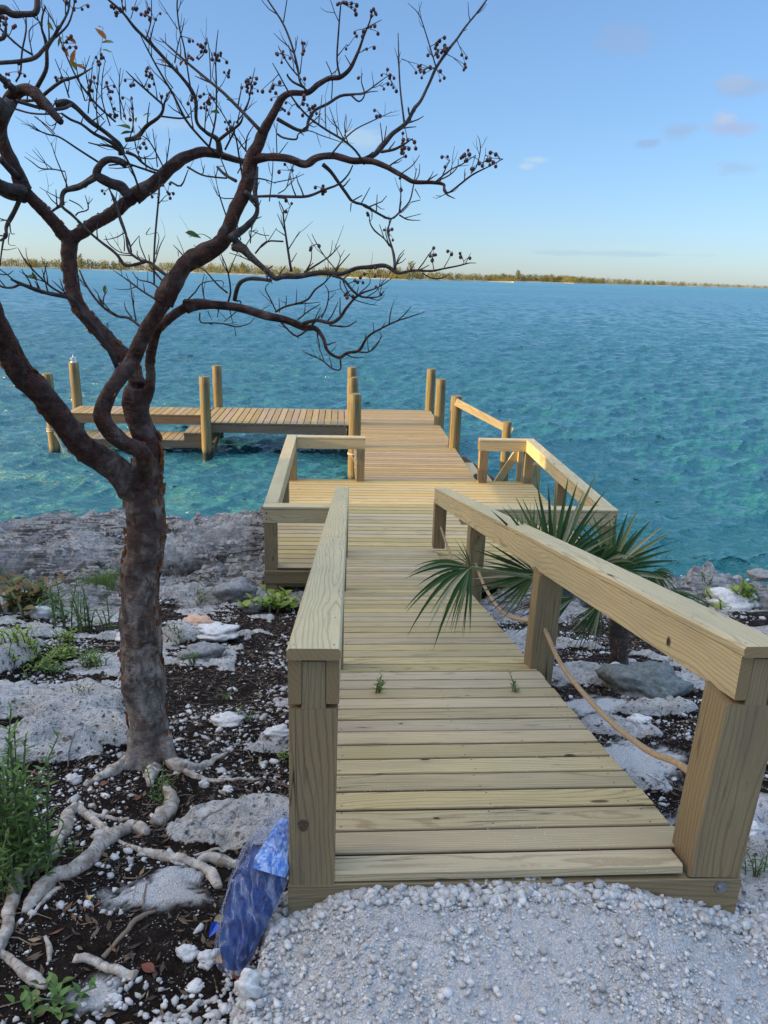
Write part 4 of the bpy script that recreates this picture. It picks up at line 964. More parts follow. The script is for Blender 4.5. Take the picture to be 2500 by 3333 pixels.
# swing the knotted stem in front of the trunk
for i, dy in zip(range(2, 9), (-.09, -.13, -.15, -.16, -.16, -.15, -.12)):
    gx_, gy_ = None, None
    d = Mst[0][i]-CP; Mst[0][i] = CP+d*((d[1]+dy+.0)/d[1])
Lst = B([(868, 2440, 120), (840, 2330, 125), (760, 2236, 128), (620, 2086, 122), (510, 1966, 118), (465, 1846, 118), (445, 1716, 120), (437, 1586, 122), (445, 1510, 118)], TY+.02, TY+.15)
L1 = B([(440, 1530, 112), (350, 1420, 108), (260, 1320, 108), (150, 1205, 106), (110, 1100, 92), (50, 980, 80), (8, 880, 76), (0, 790, 80), (40, 700, 84), (75, 620, 80), (130, 572, 70), (200, 575, 72), (255, 630, 72), (320, 700, 58), (388, 778, 42)], TY+.14, TY-.1)
L2 = B([(455, 1520, 112), (600, 1420, 106), (720, 1350, 100), (850, 1250, 100), (980, 1160, 90), (1080, 1070, 78), (1170, 1000, 64), (1290, 965, 58), (1400, 985, 48), (1500, 1012, 38), (1590, 1035, 30)], TY+.14, TY+.3)
Rst = B([(900, 2560, 120), (940, 2490, 98), (960, 2397, 90), (955, 2316, 88), (972, 2186, 88), (1005, 2096, 88), (1075, 2022, 88), (1180, 1951, 88), (1300, 1931, 66), (1450, 1946, 56), (1561, 1966, 52), (1691, 2006, 52), (1811, 2031, 46), (1931, 2076, 40), (2001, 2086, 32), (2051, 2146, 26), (2081, 2226, 23), (2151, 2271, 20), (2211, 2241, 17), (2281, 2226, 17), (2341, 2136, 14), (2461, 2066, 12), (2531, 2036, 11), (2611, 2011, 8), (2696, 1981, 4)], TY+.04, TY-.35)
MR = B([(50, 1010, 60), (150, 1000, 52), (260, 1005, 48), (380, 1040, 48), (450, 1002, 46), (560, 990, 44), (680, 1020, 42), (750, 1020, 38), (820, 1030, 32), (900, 1065, 28), (1000, 1120, 26), (1070, 1155, 26), (1180, 1160, 22), (1255, 1172, 17), (1260, 1210, 13), (1285, 1240, 9), (1330, 1262, 4)], TY-.18, TY-.5, B0)
def mesh_tubes(lst, seg, wob, m=5, seed=0):
    mb = MB()
    for i, (P, R) in enumerate(lst): mb.tube(P, R, seg, True, wob, m, seed+i*3.1)
    return mb
# root flare joined with the trunk
flare = []
for (a, pts) in enumerate([[(860, 4700, 120), (830, 4840, 110), (770, 4890, 60)], [(1040, 4680, 130), (1085, 4830, 120), (1150, 4885, 80)], [(960, 4760, 130), (975, 4880, 120), (985, 4930, 70)], [(900, 4760, 130), (880, 4880, 110), (850, 4930, 60)]]):
    flare.append(B(pts, TY-.03, TY-.13))
mb = mesh_tubes([(P_, R_-.0085) for P_, R_ in [main[0], main[1], (Mst[0][:14], Mst[1][:14]), (Lst[0], Lst[1]), (Rst[0][:9], Rst[1][:9]), (L1[0][:5], L1[1][:5]), (L2[0][:5], L2[1][:5])]+flare], 20, .09, 6)
tr = mb.build('trunk', MBARK, tree, True)
rm = tr.modifiers.new('join', 'REMESH'); rm.mode = 'VOXEL'; rm.voxel_size = .009; rm.use_smooth_shade = True
sm = tr.modifiers.new('smooth', 'SMOOTH'); sm.factor = .5; sm.iterations = 3
tx = bpy.data.textures.new('bark_relief', 'CLOUDS'); tx.noise_scale = .05; tx.noise_depth = 3
dm = tr.modifiers.new('relief', 'DISPLACE'); dm.texture = tx; dm.texture_coords = 'GLOBAL'; dm.strength = .012; dm.mid_level = .5
for nm, (P, R), k in (('limb', Mst, 12), ('limb', L1, 3), ('limb', L2, 3), ('limb', Rst, 7), ('limb', MR, 0)):
    mb = mesh_tubes([(P[k:], R[k:])], 16, .22, 9, k); mb.build(nm, MBARK, tree, True)
for q in (main[0], main[1], Mst, Lst, L1, L2, Rst, MR): SK.append(q)

br = []
def T(pts, Ya, Yb, o): br.append(B(pts, Ya, Yb, o))
ty = TY
# right crown (crop B)
T([(1260, 1190, 12), (1285, 1225, 12), (1350, 1180, 12), (1440, 1110, 12), (1540, 1060, 8), (1635, 1010, 4)], ty-.48, ty-.6, B0)
T([(1205, 1155, 11), (1300, 1080, 9), (1380, 1040, 8), (1460, 985, 4)], ty-.47, ty-.5, B0)
T([(1190, 1160, 10), (1290, 1115, 9), (1345, 1060, 6), (1350, 1010, 4)], ty-.47, ty-.55, B0)
T([(1430, 1100, 9), (1465, 1060, 7), (1490, 960, 7), (1485, 890, 5), (1470, 860, 3)], ty-.55, ty-.5, B0)
T([(750, 1020, 38), (820, 980, 34), (880, 910, 31), (930, 850, 28), (1020, 780, 25), (1070, 690, 22), (1110, 640, 20), (1160, 540, 18), (1210, 430, 18), (1270, 340, 16), (1340, 250, 13), (1400, 165, 12), (1470, 80, 10), (1530, 0, 9), (1570, -60, 8)], ty-.3, ty-.1, B0)
T([(490, 1045, 28), (540, 1090, 23), (590, 1160, 21), (640, 1230, 20), (680, 1280, 18), (760, 1305, 17), (830, 1350, 16), (920, 1390, 14), (975, 1350, 12), (1040, 1280, 10), (1065, 1180, 8), (1085, 1070, 5)], ty-.28, ty-.1, B0)
T([(755, 1045, 15), (700, 960, 14), (620, 890, 14), (520, 830, 14), (420, 760, 13), (340, 680, 12), (270, 580, 10), (210, 470, 8), (170, 400, 5)], ty-.32, ty-.45, B0)
T([(200, 755, 26), (260, 790, 24), (330, 825, 22), (385, 825, 20), (400, 760, 19), (440, 700, 20), (520, 660, 20), (600, 610, 20), (680, 600, 17), (755, 588, 11), (830, 535, 9), (905, 480, 5)], ty-.22, ty-.05, B0)
T([(670, 605, 12), (720, 645, 11), (755, 600, 10), (735, 520, 7), (740, 465, 4)], ty-.12, ty-.1, B0)
T([(385, 575, 16), (345, 520, 14), (330, 430, 14), (300, 310, 13), (260, 200, 13), (220, 120, 12), (140, 0, 10), (110, -50, 8)], ty-.22, ty-.1, B0)
T([(240, 140, 8), (262, 0, 7), (268, -40, 5)], ty-.14, ty-.14, B0)
T([(345, 470, 8), (360, 330, 6), (355, 250, 4)], ty-.2, ty-.2, B0)
T([(600, 490, 14), (580, 380, 13), (590, 200, 12), (600, 70, 10), (606, 20, 8)], ty-.22, ty-.3, B0)
T([(1008, 785, 14), (985, 600, 12), (975, 450, 11), (968, 210, 6)], ty-.2, ty-.1, B0)
T([(1210, 430, 10), (1180, 330, 9), (1140, 200, 8), (1100, 90, 6), (1030, 20, 3)], ty-.2, ty-.2, B0)
T([(1095, 95, 5), (1118, 10, 3)], ty-.2, ty-.2, B0)
T([(540, 985, 12), (620, 890, 10), (700, 820, 9), (800, 770, 8), (930, 710, 4)], ty-.3, ty-.2, B0)
T([(860, 965, 20), (940, 950, 18), (1000, 920, 14), (1060, 880, 6)], ty-.3, ty-.4, B0)
T([(870, 905, 9), (855, 780, 6)], ty-.3, ty-.3, B0); T([(880, 900, 9), (895, 800, 6)], ty-.3, ty-.3, B0)
T([(985, 1105, 9), (1060, 1050, 8), (1105, 985, 4)], ty-.4, ty-.4, B0); T([(1070, 1158, 9), (1100, 1110, 7), (1105, 1040, 4)], ty-.42, ty-.42, B0)
T([(545, 630, 8), (550, 540, 8), (545, 470, 8), (510, 390, 6)], ty-.15, ty-.15, B0); T([(550, 470, 7), (590, 435, 4)], ty-.15, ty-.15, B0)
T([(330, 480, 10), (280, 420, 9), (230, 340, 7), (205, 290, 4)], ty-.2, ty-.25, B0)
T([(370, 555, 16), (300, 520, 14), (265, 480, 12), (270, 470, 6)], ty-.22, ty-.25, B0)
T([(665, 410, 8), (630, 350, 5)], ty-.25, ty-.25, B0); T([(760, 180, 8), (865, 125, 4)], ty-.25, ty-.25, B0)
T([(510, 830, 7), (505, 700, 7), (510, 660, 5)], ty-.3, ty-.2, B0)
T([(200, 850, 14), (240, 875, 14), (320, 885, 13), (335, 850, 8), (400, 830, 8), (480, 860, 7), (600, 900, 5)], ty-.2, ty-.25, B0)
T([(620, 880, 8), (590, 820, 7), (545, 755, 4)], ty-.35, ty-.35, B0)
T([(680, 1050, 8), (650, 1110, 10), (590, 1170, 13), (500, 1205, 15), (400, 1245, 18), (300, 1250, 18), (180, 1245, 18), (80, 1248, 16)], ty-.3, ty-.2, B0)
T([(40, 1130, 12), (120, 1140, 10), (190, 1165, 5)], ty-.2, ty-.2, B0); T([(180, 1160, 8), (300, 1135, 7), (370, 1105, 4)], ty-.2, ty-.1, B0)
T([(-95, 1520, 50), (-60, 1490, 45), (0, 1440, 38), (50, 1390, 33), (72, 1340, 30), (65, 1270, 30), (60, 1220, 28), (65, 1150, 25), (72, 1060, 18)], ty-.22, ty-.05, B0)
T([(0, 1225, 28), (60, 1275, 30)], ty-.25, ty-.15, B0)
T([(680, 1275, 10), (740, 1240, 7)], ty-.2, ty-.2, B0); T([(735, 1290, 9), (790, 1190, 5)], ty-.2, ty-.2, B0); T([(670, 1290, 9), (665, 1345, 5)], ty-.2, ty-.2, B0)
T([(830, 1345, 9), (835, 1235, 5)], ty-.15, ty-.15, B0); T([(975, 1355, 12), (985, 1250, 9), (985, 1180, 6)], ty-.12, ty-.12, B0)
T([(975, 1365, 12), (1030, 1395, 9), (1110, 1400, 4)], ty-.12, ty-.12, B0); T([(1010, 1385, 7), (1115, 1358, 4)], ty-.12, ty-.12, B0)
T([(1050, 1285, 7), (1110, 1270, 5)], ty-.1, ty-.1, B0); T([(1075, 1200, 7), (1110, 1260, 4)], ty-.1, ty-.1, B0)
T([(200, 1000, 8), (195, 870, 7), (200, 780, 5)], ty-.2, ty-.2, B0); T([(150, 1280, 8), (170, 1100, 7), (175, 940, 4)], ty-.1, ty-.1, B0); T([(210, 980, 8), (270, 900, 4)], ty-.2, ty-.2, B0)
T([(205, 1230, 8), (260, 1190, 7), (285, 1080, 5), (335, 1000, 3)], ty-.2, ty-.2, B0)
# lower right crown (crop D)
T([(-80, 205, 50), (-20, 215, 52), (20, 250, 42), (60, 290, 36), (130, 350, 34), (190, 400, 33), (240, 390, 35), (350, 385, 33), (480, 365, 31), (600, 375, 30), (700, 340, 28), (800, 330, 26), (890, 325, 24), (970, 370, 22), (1060, 352, 17), (1180, 355, 13), (1260, 340, 11), (1360, 320, 9), (1420, 305, 6), (1465, 305, 3)], ty-.2, ty-.5, D0)
T([(950, 350, 19), (940, 250, 18), (915, 160, 12), (900, 100, 10), (925, 25, 9)], ty-.35, ty-.1, D0)
T([(915, 200, 10), (880, 150, 10), (820, 100, 12), (790, 50, 9), (785, 0, 6)], ty-.3, ty-.3, D0); T([(880, 150, 7), (850, 60, 5)], ty-.3, ty-.3, D0)
T([(550, 385, 18), (620, 410, 18), (680, 480, 18), (740, 520, 15), (840, 520, 10), (880, 480, 5)], ty-.35, ty-.4, D0)
T([(-70, 540, 28), (-50, 455, 26), (0, 410, 25), (90, 407, 24), (160, 418, 20)], ty-.05, ty-.25, D0)
T([(365, 690, 26), (450, 668, 24), (540, 685, 25), (600, 650, 21), (640, 590, 18), (720, 505, 14), (840, 460, 9), (930, 400, 5)], ty-.2, ty-.45, D0)
T([(600, 905, 14), (602, 980, 11), (550, 975, 10), (480, 920, 9), (360, 865, 4)], ty-.25, ty-.25, D0)
T([(548, 970, 7), (530, 890, 5)], ty-.25, ty-.25, D0); T([(500, 935, 7), (470, 850, 6), (450, 800, 4)], ty-.25, ty-.25, D0)
T([(290, 360, 19), (265, 200, 16), (240, 20, 12), (240, -30, 9), (210, -90, 5)], ty-.25, ty-.2, D0)
T([(245, 50, 7), (280, -50, 4)], ty-.2, ty-.2, D0); T([(250, 130, 8), (190, 90, 4)], ty-.2, ty-.2, D0); T([(270, 220, 9), (320, 140, 6), (345, 100, 3)], ty-.2, ty-.2, D0); T([(290, 300, 8), (325, 240, 4)], ty-.2, ty-.2, D0)
T([(60, 245, 12), (130, 170, 12), (240, 168, 12)], ty-.22, ty-.2, D0); T([(370, 365, 13), (460, 310, 12), (540, 255, 9), (600, 190, 4)], ty-.3, ty-.35, D0)
T([(30, 150, 7), (25, 100, 7), (100, 125, 7), (150, 130, 5)], ty-.2, ty-.2, D0)
T([(580, 355, 8), (500, 260, 8), (450, 180, 7), (420, 120, 4)], ty-.35, ty-.35, D0); T([(385, 350, 9), (415, 290, 8), (420, 180, 4)], ty-.3, ty-.3, D0); T([(570, 355, 9), (600, 280, 7), (590, 240, 5)], ty-.35, ty-.35, D0); T([(600, 270, 6), (628, 222, 3)], ty-.35, ty-.35, D0)
T([(950, 330, 9), (975, 260, 7), (1010, 220, 4)], ty-.35, ty-.35, D0); T([(1195, 345, 7), (1185, 280, 5), (1195, 225, 3)], ty-.45, ty-.45, D0); T([(1260, 332, 7), (1290, 280, 5), (1312, 232, 3)], ty-.45, ty-.45, D0); T([(1395, 310, 6), (1430, 240, 3)], ty-.5, ty-.5, D0)
T([(1120, 368, 9), (1190, 403, 8), (1260, 395, 6), (1305, 362, 3)], ty-.42, ty-.42, D0); T([(1045, 350, 7), (1080, 300, 4)], ty-.4, ty-.4, D0)
T([(190, 615, 14), (250, 582, 14), (350, 556, 14), (400, 530, 13), (440, 475, 12), (500, 430, 10), (540, 385, 7)], ty-.15, ty-.3, D0); T([(320, 560, 7), (325, 470, 4)], ty-.2, ty-.2, D0)
T([(480, 655, 11), (515, 580, 10), (527, 490, 8), (500, 440, 5)], ty-.25, ty-.25, D0); T([(330, 665, 11), (400, 610, 10), (475, 565, 5)], ty-.2, ty-.2, D0); T([(190, 605, 10), (160, 540, 9), (125, 470, 8), (150, 430, 5)], ty-.1, ty-.1, D0); T([(215, 620, 8), (212, 530, 4)], ty-.1, ty-.1, D0); T([(100, 605, 6), (155, 570, 3)], ty-.1, ty-.1, D0)
T([(215, 670, 12), (260, 720, 12), (325, 770, 13), (390, 730, 14)], ty-.15, ty-.22, D0); T([(265, 720, 8), (205, 700, 4)], ty-.18, ty-.18, D0)
T([(530, 700, 13), (640, 708, 12), (705, 672, 6)], ty-.3, ty-.3, D0); T([(910, 700, 9), (920, 620, 8), (942, 545, 3)], ty-.32, ty-.32, D0); T([(955, 678, 9), (1010, 630, 8), (1052, 578, 4)], ty-.34, ty-.34, D0); T([(815, 745, 6), (810, 680, 4)], ty-.3, ty-.3, D0)
T([(720, 870, 13), (780, 870, 11), (830, 830, 9), (860, 770, 7), (850, 740, 4)], ty-.28, ty-.28, D0); T([(790, 865, 7), (870, 770, 3)], ty-.28, ty-.28, D0); T([(850, 735, 8), (890, 680, 4)], ty-.3, ty-.3, D0); T([(545, 868, 7), (578, 828, 4)], ty-.25, ty-.25, D0)
T([(610, 400, 9), (640, 470, 9), (680, 530, 8), (760, 560, 7), (840, 575, 4)], ty-.35, ty-.35, D0); T([(640, 440, 8), (690, 420, 6), (700, 400, 4)], ty-.35, ty-.35, D0); T([(720, 500, 9), (790, 430, 7), (775, 370, 4)], ty-.38, ty-.38, D0); T([(770, 520, 8), (840, 470, 6), (860, 380, 3)], ty-.4, ty-.4, D0); T([(690, 520, 8), (640, 510, 4)], ty-.38, ty-.38, D0); T([(790, 530, 7), (850, 540, 6), (885, 500, 3)], ty-.38, ty-.38, D0)
T([(600, 415, 8), (605, 470, 7), (650, 515, 5)], ty-.35, ty-.35, D0)
# crop C: middle
T([(750, 985, 32), (700, 860, 33), (620, 740, 33), (540, 640, 31), (460, 540, 29), (400, 515, 26), (280, 490, 24), (130, 435, 20), (70, 408, 14)], ty-.14, ty-.35, C0)
T([(130, 438, 16), (80, 460, 17), (20, 458, 14), (-30, 430, 12)], ty-.33, ty-.4, C0); T([(410, 505, 15), (330, 460, 14), (240, 380, 12), (160, 290, 10), (115, 210, 4)], ty-.2, ty-.3, C0)
T([(420, 500, 10), (370, 450, 8), (330, 415, 4)], ty-.2, ty-.2, C0); T([(275, 400, 9), (300, 295, 5)], ty-.25, ty-.25, C0); T([(340, 490, 10), (260, 495, 12), (235, 440, 9), (220, 420, 5)], ty-.25, ty-.25, C0); T([(300, 440, 6), (298, 395, 4)], ty-.25, ty-.25, C0)
T([(0, 375, 9), (50, 378, 8), (85, 352, 4)], ty-.4, ty-.4, C0)
T([(900, 715, 16), (820, 655, 18), (740, 640, 17), (640, 570, 16), (550, 450, 13), (505, 350, 9)], ty-.1, ty+.05, C0); T([(865, 675, 10), (845, 560, 9), (825, 410, 5)], ty-.08, ty-.05, C0); T([(840, 655, 9), (800, 600, 8), (790, 555, 4)], ty-.05, ty-.05, C0); T([(655, 572, 9), (660, 520, 8), (683, 478, 4)], ty, ty, C0)
T([(820, 420, 5), (800, 370, 4)], ty, ty, C0)
T([(1085, 405, 20), (1000, 340, 22), (950, 300, 20), (900, 290, 18), (820, 230, 16), (800, 120, 15), (760, 0, 14), (735, -90, 13), (690, -170, 9)], ty-.1, ty+.1, C0)
T([(920, 300, 18), (800, 320, 20), (740, 250, 18), (640, 170, 16), (580, 120, 16), (520, 60, 16), (460, 0, 17), (400, -50, 18), (395, -90, 24), (410, -150, 28), (510, -190, 30), (600, -240, 44)], ty+.02, ty+.2, C0)
T([(830, 245, 8), (760, 235, 7), (690, 180, 7), (670, 130, 4)], ty+.05, ty+.05, C0); T([(790, 230, 8), (790, 160, 6), (775, 100, 3)], ty+.05, ty+.05, C0); T([(830, 200, 8), (885, 130, 4)], ty+.05, ty+.05, C0); T([(930, 290, 8), (890, 190, 7), (885, 130, 3)], ty, ty, C0); T([(950, 290, 9), (945, 250, 5)], ty, ty, C0)
T([(980, 440, 12), (978, 300, 13), (985, 150, 13), (998, 0, 13), (1010, -136, 13), (1015, -250, 9)], ty-.05, ty, C0); T([(985, 300, 8), (1015, 200, 7), (1050, 130, 3)], ty-.05, ty-.05, C0); T([(990, 250, 8), (1010, 150, 5), (1000, 110, 3)], ty-.05, ty-.05, C0)
T([(1005, 545, 14), (900, 480, 12), (820, 420, 10), (720, 350, 4)], ty-.1, ty, C0); T([(920, 490, 7), (910, 430, 4)], ty, ty, C0); T([(1060, 455, 14), (1000, 380, 12), (950, 320, 10)], ty-.1, ty, C0); T([(1040, 490, 12), (960, 430, 10), (880, 410, 8), (840, 360, 4)], ty-.1, ty, C0); T([(1060, 400, 8), (1065, 350, 3)], ty-.1, ty-.1, C0)
T([(1185, 545, 12), (1240, 490, 10), (1290, 430, 8), (1410, 418, 6), (1415, 460, 4)], ty, ty+.05, C0); T([(1450, 550, 14), (1465, 480, 12), (1445, 350, 10), (1405, 250, 6)], ty-.05, ty-.05, C0); T([(1450, 380, 9), (1480, 300, 7), (1510, 235, 4)], ty-.05, ty-.05, C0); T([(1445, 495, 12), (1380, 440, 11), (1300, 350, 9), (1250, 330, 5)], ty-.05, ty, C0); T([(1300, 545, 9), (1285, 450, 7), (1300, 370, 4)], ty, ty, C0)
T([(1190, 290, 9), (1140, 230, 8), (1100, 190, 4)], ty-.15, ty-.15, C0); T([(1130, 230, 6), (1135, 265, 4)], ty-.15, ty-.15, C0); T([(1255, 250, 9), (1250, 210, 7), (1230, 190, 4)], ty-.15, ty-.15, C0); T([(1340, 150, 6), (1280, 120, 4), (1200, 140, 3)], ty-.2, ty-.25, C0)
T([(1270, 620, 10), (1275, 680, 10), (1350, 685, 10), (1420, 690, 9), (1500, 710, 9), (1580, 690, 7), (1620, 650, 4)], ty-.1, ty-.1, C0); T([(1320, 610, 7), (1345, 665, 4)], ty-.1, ty-.1, C0); T([(1500, 615, 8), (1420, 680, 5)], ty-.1, ty-.1, C0); T([(1460, 600, 8), (1480, 690, 4)], ty-.1, ty-.1, C0); T([(1390, 600, 9), (1380, 650, 5)], ty-.1, ty-.1, C0); T([(1500, 545, 12), (1530, 550, 10), (1520, 600, 5)], ty-.1, ty-.1, C0)
T([(1480, 150, 40), (1530, 205, 45)], ty-.2, ty-.2, C0); T([(1530, 160, 9), (1510, 80, 8), (1500, 0, 6)], ty-.2, ty-.2, C0); T([(1560, 200, 8), (1590, 150, 6), (1640, 100, 4)], ty-.2, ty-.2, C0); T([(1590, 290, 8), (1520, 260, 7), (1455, 240, 4)], ty-.2, ty-.2, C0)
T([(1590, 180, 9), (1600, 60, 7), (1620, -20, 4)], ty-.2, ty-.2, C0)
# crop A: upper left crown
T([(-60, 1110, 60), (10, 1175, 62), (80, 1200, 72), (140, 1215, 80)], ty-.2, ty+.05, A0); T([(0, 1010, 40), (60, 1070, 42), (110, 1120, 50)], ty-.1, ty+.05, A0); T([(-30, 1200, 40), (50, 1240, 42), (150, 1270, 50)], ty-.1, ty+.1, A0)
T([(125, 1270, 30), (75, 1370, 30), (40, 1440, 24), (40, 1500, 20), (0, 1530, 14)], ty+.05, ty, A0); T([(30, 1480, 14), (10, 1600, 10), (0, 1690, 8)], ty, ty, A0); T([(60, 1400, 10), (70, 1480, 7), (95, 1485, 4)], ty, ty, A0); T([(60, 1480, 7), (55, 1550, 5), (100, 1560, 3)], ty, ty, A0)
T([(885, 1205, 14), (840, 1080, 14), (780, 970, 13), (690, 860, 11), (640, 810, 10)], ty+.15, ty+.05, A0)
T([(1330, 930, 14), (1370, 750, 12), (1375, 560, 11), (1370, 350, 9), (1386, 190, 5)], ty+.1, ty+.1, A0)
T([(1360, 965, 14), (1270, 870, 15), (1180, 760, 16), (1100, 600, 14), (1000, 430, 12), (920, 280, 9), (888, 215, 4)], ty+.15, ty, A0)
T([(1398, 990, 38), (1380, 890, 30), (1310, 840, 22), (1250, 770, 22), (1240, 620, 23), (1170, 510, 20), (1080, 410, 20), (960, 280, 20), (860, 180, 20), (780, 80, 16), (690, 0, 12), (650, -40, 10)], ty+.25, ty+.05, A0)
T([(1390, 890, 22), (1440, 850, 20), (1520, 790, 16), (1545, 740, 10)], ty+.2, ty+.1, A0)
T([(1659, 835, 26), (1540, 710, 22), (1420, 590, 20), (1300, 490, 18), (1180, 390, 16), (1080, 300, 12), (1015, 240, 5)], ty-.2, ty, A0)
T([(1210, 560, 11), (1190, 430, 10), (1170, 300, 10), (1140, 180, 10), (1125, 50, 10), (1130, -30, 9)], ty+.1, ty, A0); T([(1110, 400, 10), (1130, 290, 8), (1160, 180, 7), (1172, 115, 3)], ty+.05, ty+.05, A0); T([(1130, 185, 7), (1080, 110, 6), (1010, 0, 4)], ty, ty, A0); T([(930, 240, 9), (960, 130, 8), (962, 0, 6), (965, -20, 5)], ty+.05, ty+.05, A0); T([(800, 75, 7), (795, 0, 5)], ty+.05, ty+.05, A0); T([(830, 120, 6), (868, 0, 4)], ty+.05, ty+.05, A0)
T([(800, 890, 28), (870, 872, 26), (930, 800, 24), (1020, 732, 20), (1050, 640, 10), (1090, 560, 6)], ty+.2, ty+.1, A0); T([(1020, 738, 12), (1140, 752, 12), (1210, 742, 9)], ty+.1, ty+.1, A0); T([(1035, 665, 14), (950, 590, 14), (860, 510, 12), (800, 450, 5)], ty+.1, ty+.05, A0)
T([(1100, 560, 8), (1050, 480, 6), (1060, 340, 4)], ty, ty, A0)
T([(625, 1030, 15), (500, 950, 14), (380, 872, 12), (310, 855, 11), (250, 830, 9), (198, 783, 4)], ty+.2, ty+.1, A0); T([(1020, 1110, 17), (880, 1062, 15), (800, 1040, 14), (690, 1050, 10)], ty+.2, ty+.2, A0)
T([(735, 775, 14), (620, 670, 14), (530, 560, 14), (470, 460, 11), (400, 300, 9), (360, 180, 8), (280, 30, 6)], ty+.1, ty, A0)
T([(100, 640, 24), (280, 690, 22), (400, 690, 22), (450, 665, 22)], ty-.1, ty, A0); T([(270, 610, 22), (330, 560, 21), (400, 512, 20), (500, 482, 16), (590, 428, 6)], ty, ty-.05, A0)
T([(350, 660, 40), (430, 650, 38), (490, 690, 32), (560, 760, 28), (640, 820, 26), (720, 880, 25), (760, 920, 24), (775, 980, 40)], ty+.05, ty+.2, A0)
T([(390, 720, 14), (450, 760, 16), (520, 790, 16), (600, 850, 20), (700, 900, 24), (770, 960, 26)], ty, ty+.15, A0); T([(560, 905, 8), (620, 920, 10), (700, 930, 14), (760, 960, 16)], ty+.1, ty+.15, A0); T([(400, 740, 8), (330, 800, 6), (290, 770, 4)], ty, ty, A0)
T([(820, 1250, 62), (770, 1190, 62), (700, 1160, 60), (620, 1115, 54), (635, 1050, 48), (680, 1015, 44), (750, 1020, 44), (800, 1045, 46)], ty+.14, ty+.1, A0); T([(620, 1125, 34), (550, 1160, 30), (500, 1190, 28), (420, 1210, 28), (395, 1250, 30), (400, 1300, 26)], ty+.12, ty+.2, A0)
T([(390, 1305, 20), (355, 1325, 16), (320, 1350, 16)], ty+.18, ty+.1, A0); T([(400, 1230, 12), (430, 1200, 10), (400, 1110, 9), (355, 1000, 7), (325, 905, 4)], ty+.2, ty+.2, A0); T([(415, 1090, 9), (340, 1075, 9), (260, 1070, 9), (205, 1030, 7), (155, 995, 4)], ty+.2, ty+.2, A0); T([(330, 1070, 7), (270, 1020, 6), (205, 950, 3)], ty+.2, ty+.2, A0)
T([(480, 1370, 10), (500, 1350, 9), (560, 1330, 9), (550, 1270, 6), (540, 1240, 4)], ty+.2, ty+.2, A0); T([(440, 1270, 8), (500, 1300, 8), (530, 1330, 5)], ty+.2, ty+.2, A0); T([(400, 1270, 8), (320, 1230, 6), (250, 1188, 3)], ty+.2, ty+.2, A0); T([(560, 1300, 6), (590, 1260, 3)], ty+.2, ty+.2, A0)
T([(800, 965, 26), (860, 990, 20), (900, 1030, 17), (960, 1070, 14), (1010, 1085, 13)], ty+.18, ty+.2, A0); T([(860, 890, 12), (900, 840, 10), (880, 800, 5)], ty+.15, ty+.15, A0)
T([(210, 350, 15), (130, 300, 14), (40, 220, 14), (0, 180, 12)], ty-.15, ty-.2, A0); T([(-20, 400, 26), (120, 390, 26), (225, 365, 28), (290, 295, 24), (350, 220, 20), (430, 80, 14), (445, -20, 12)], ty-.2, ty-.1, A0)
T([(235, 555, 28), (290, 450, 26), (298, 370, 24), (290, 260, 22), (265, 180, 14), (270, 100, 12), (290, 40, 10)], ty, ty-.1, A0); T([(350, 240, 14), (430, 160, 12), (465, 60, 10), (475, -10, 8)], ty-.1, ty-.1, A0)
T([(100, 520, 12), (130, 460, 12), (140, 330, 12), (165, 200, 11), (165, 95, 8)], ty-.1, ty-.1, A0); T([(205, 345, 8), (185, 200, 8), (250, 140, 4)], ty-.12, ty-.12, A0)
T([(-30, 60, 48), (30, 60, 46), (80, 88, 42), (150, 92, 38), (220, 85, 36), (240, 40, 34), (235, -30, 30)], ty-.4, ty-.4, A0)
T([(-20, 650, 100), (20, 690, 96), (60, 660, 80)], ty-.25, ty-.12, A0); T([(-20, 470, 40), (40, 520, 46), (90, 570, 50)], ty-.25, ty-.12, A0); T([(-10, 250, 30), (30, 230, 24), (40, 130, 10)], ty-.3, ty-.3, A0)
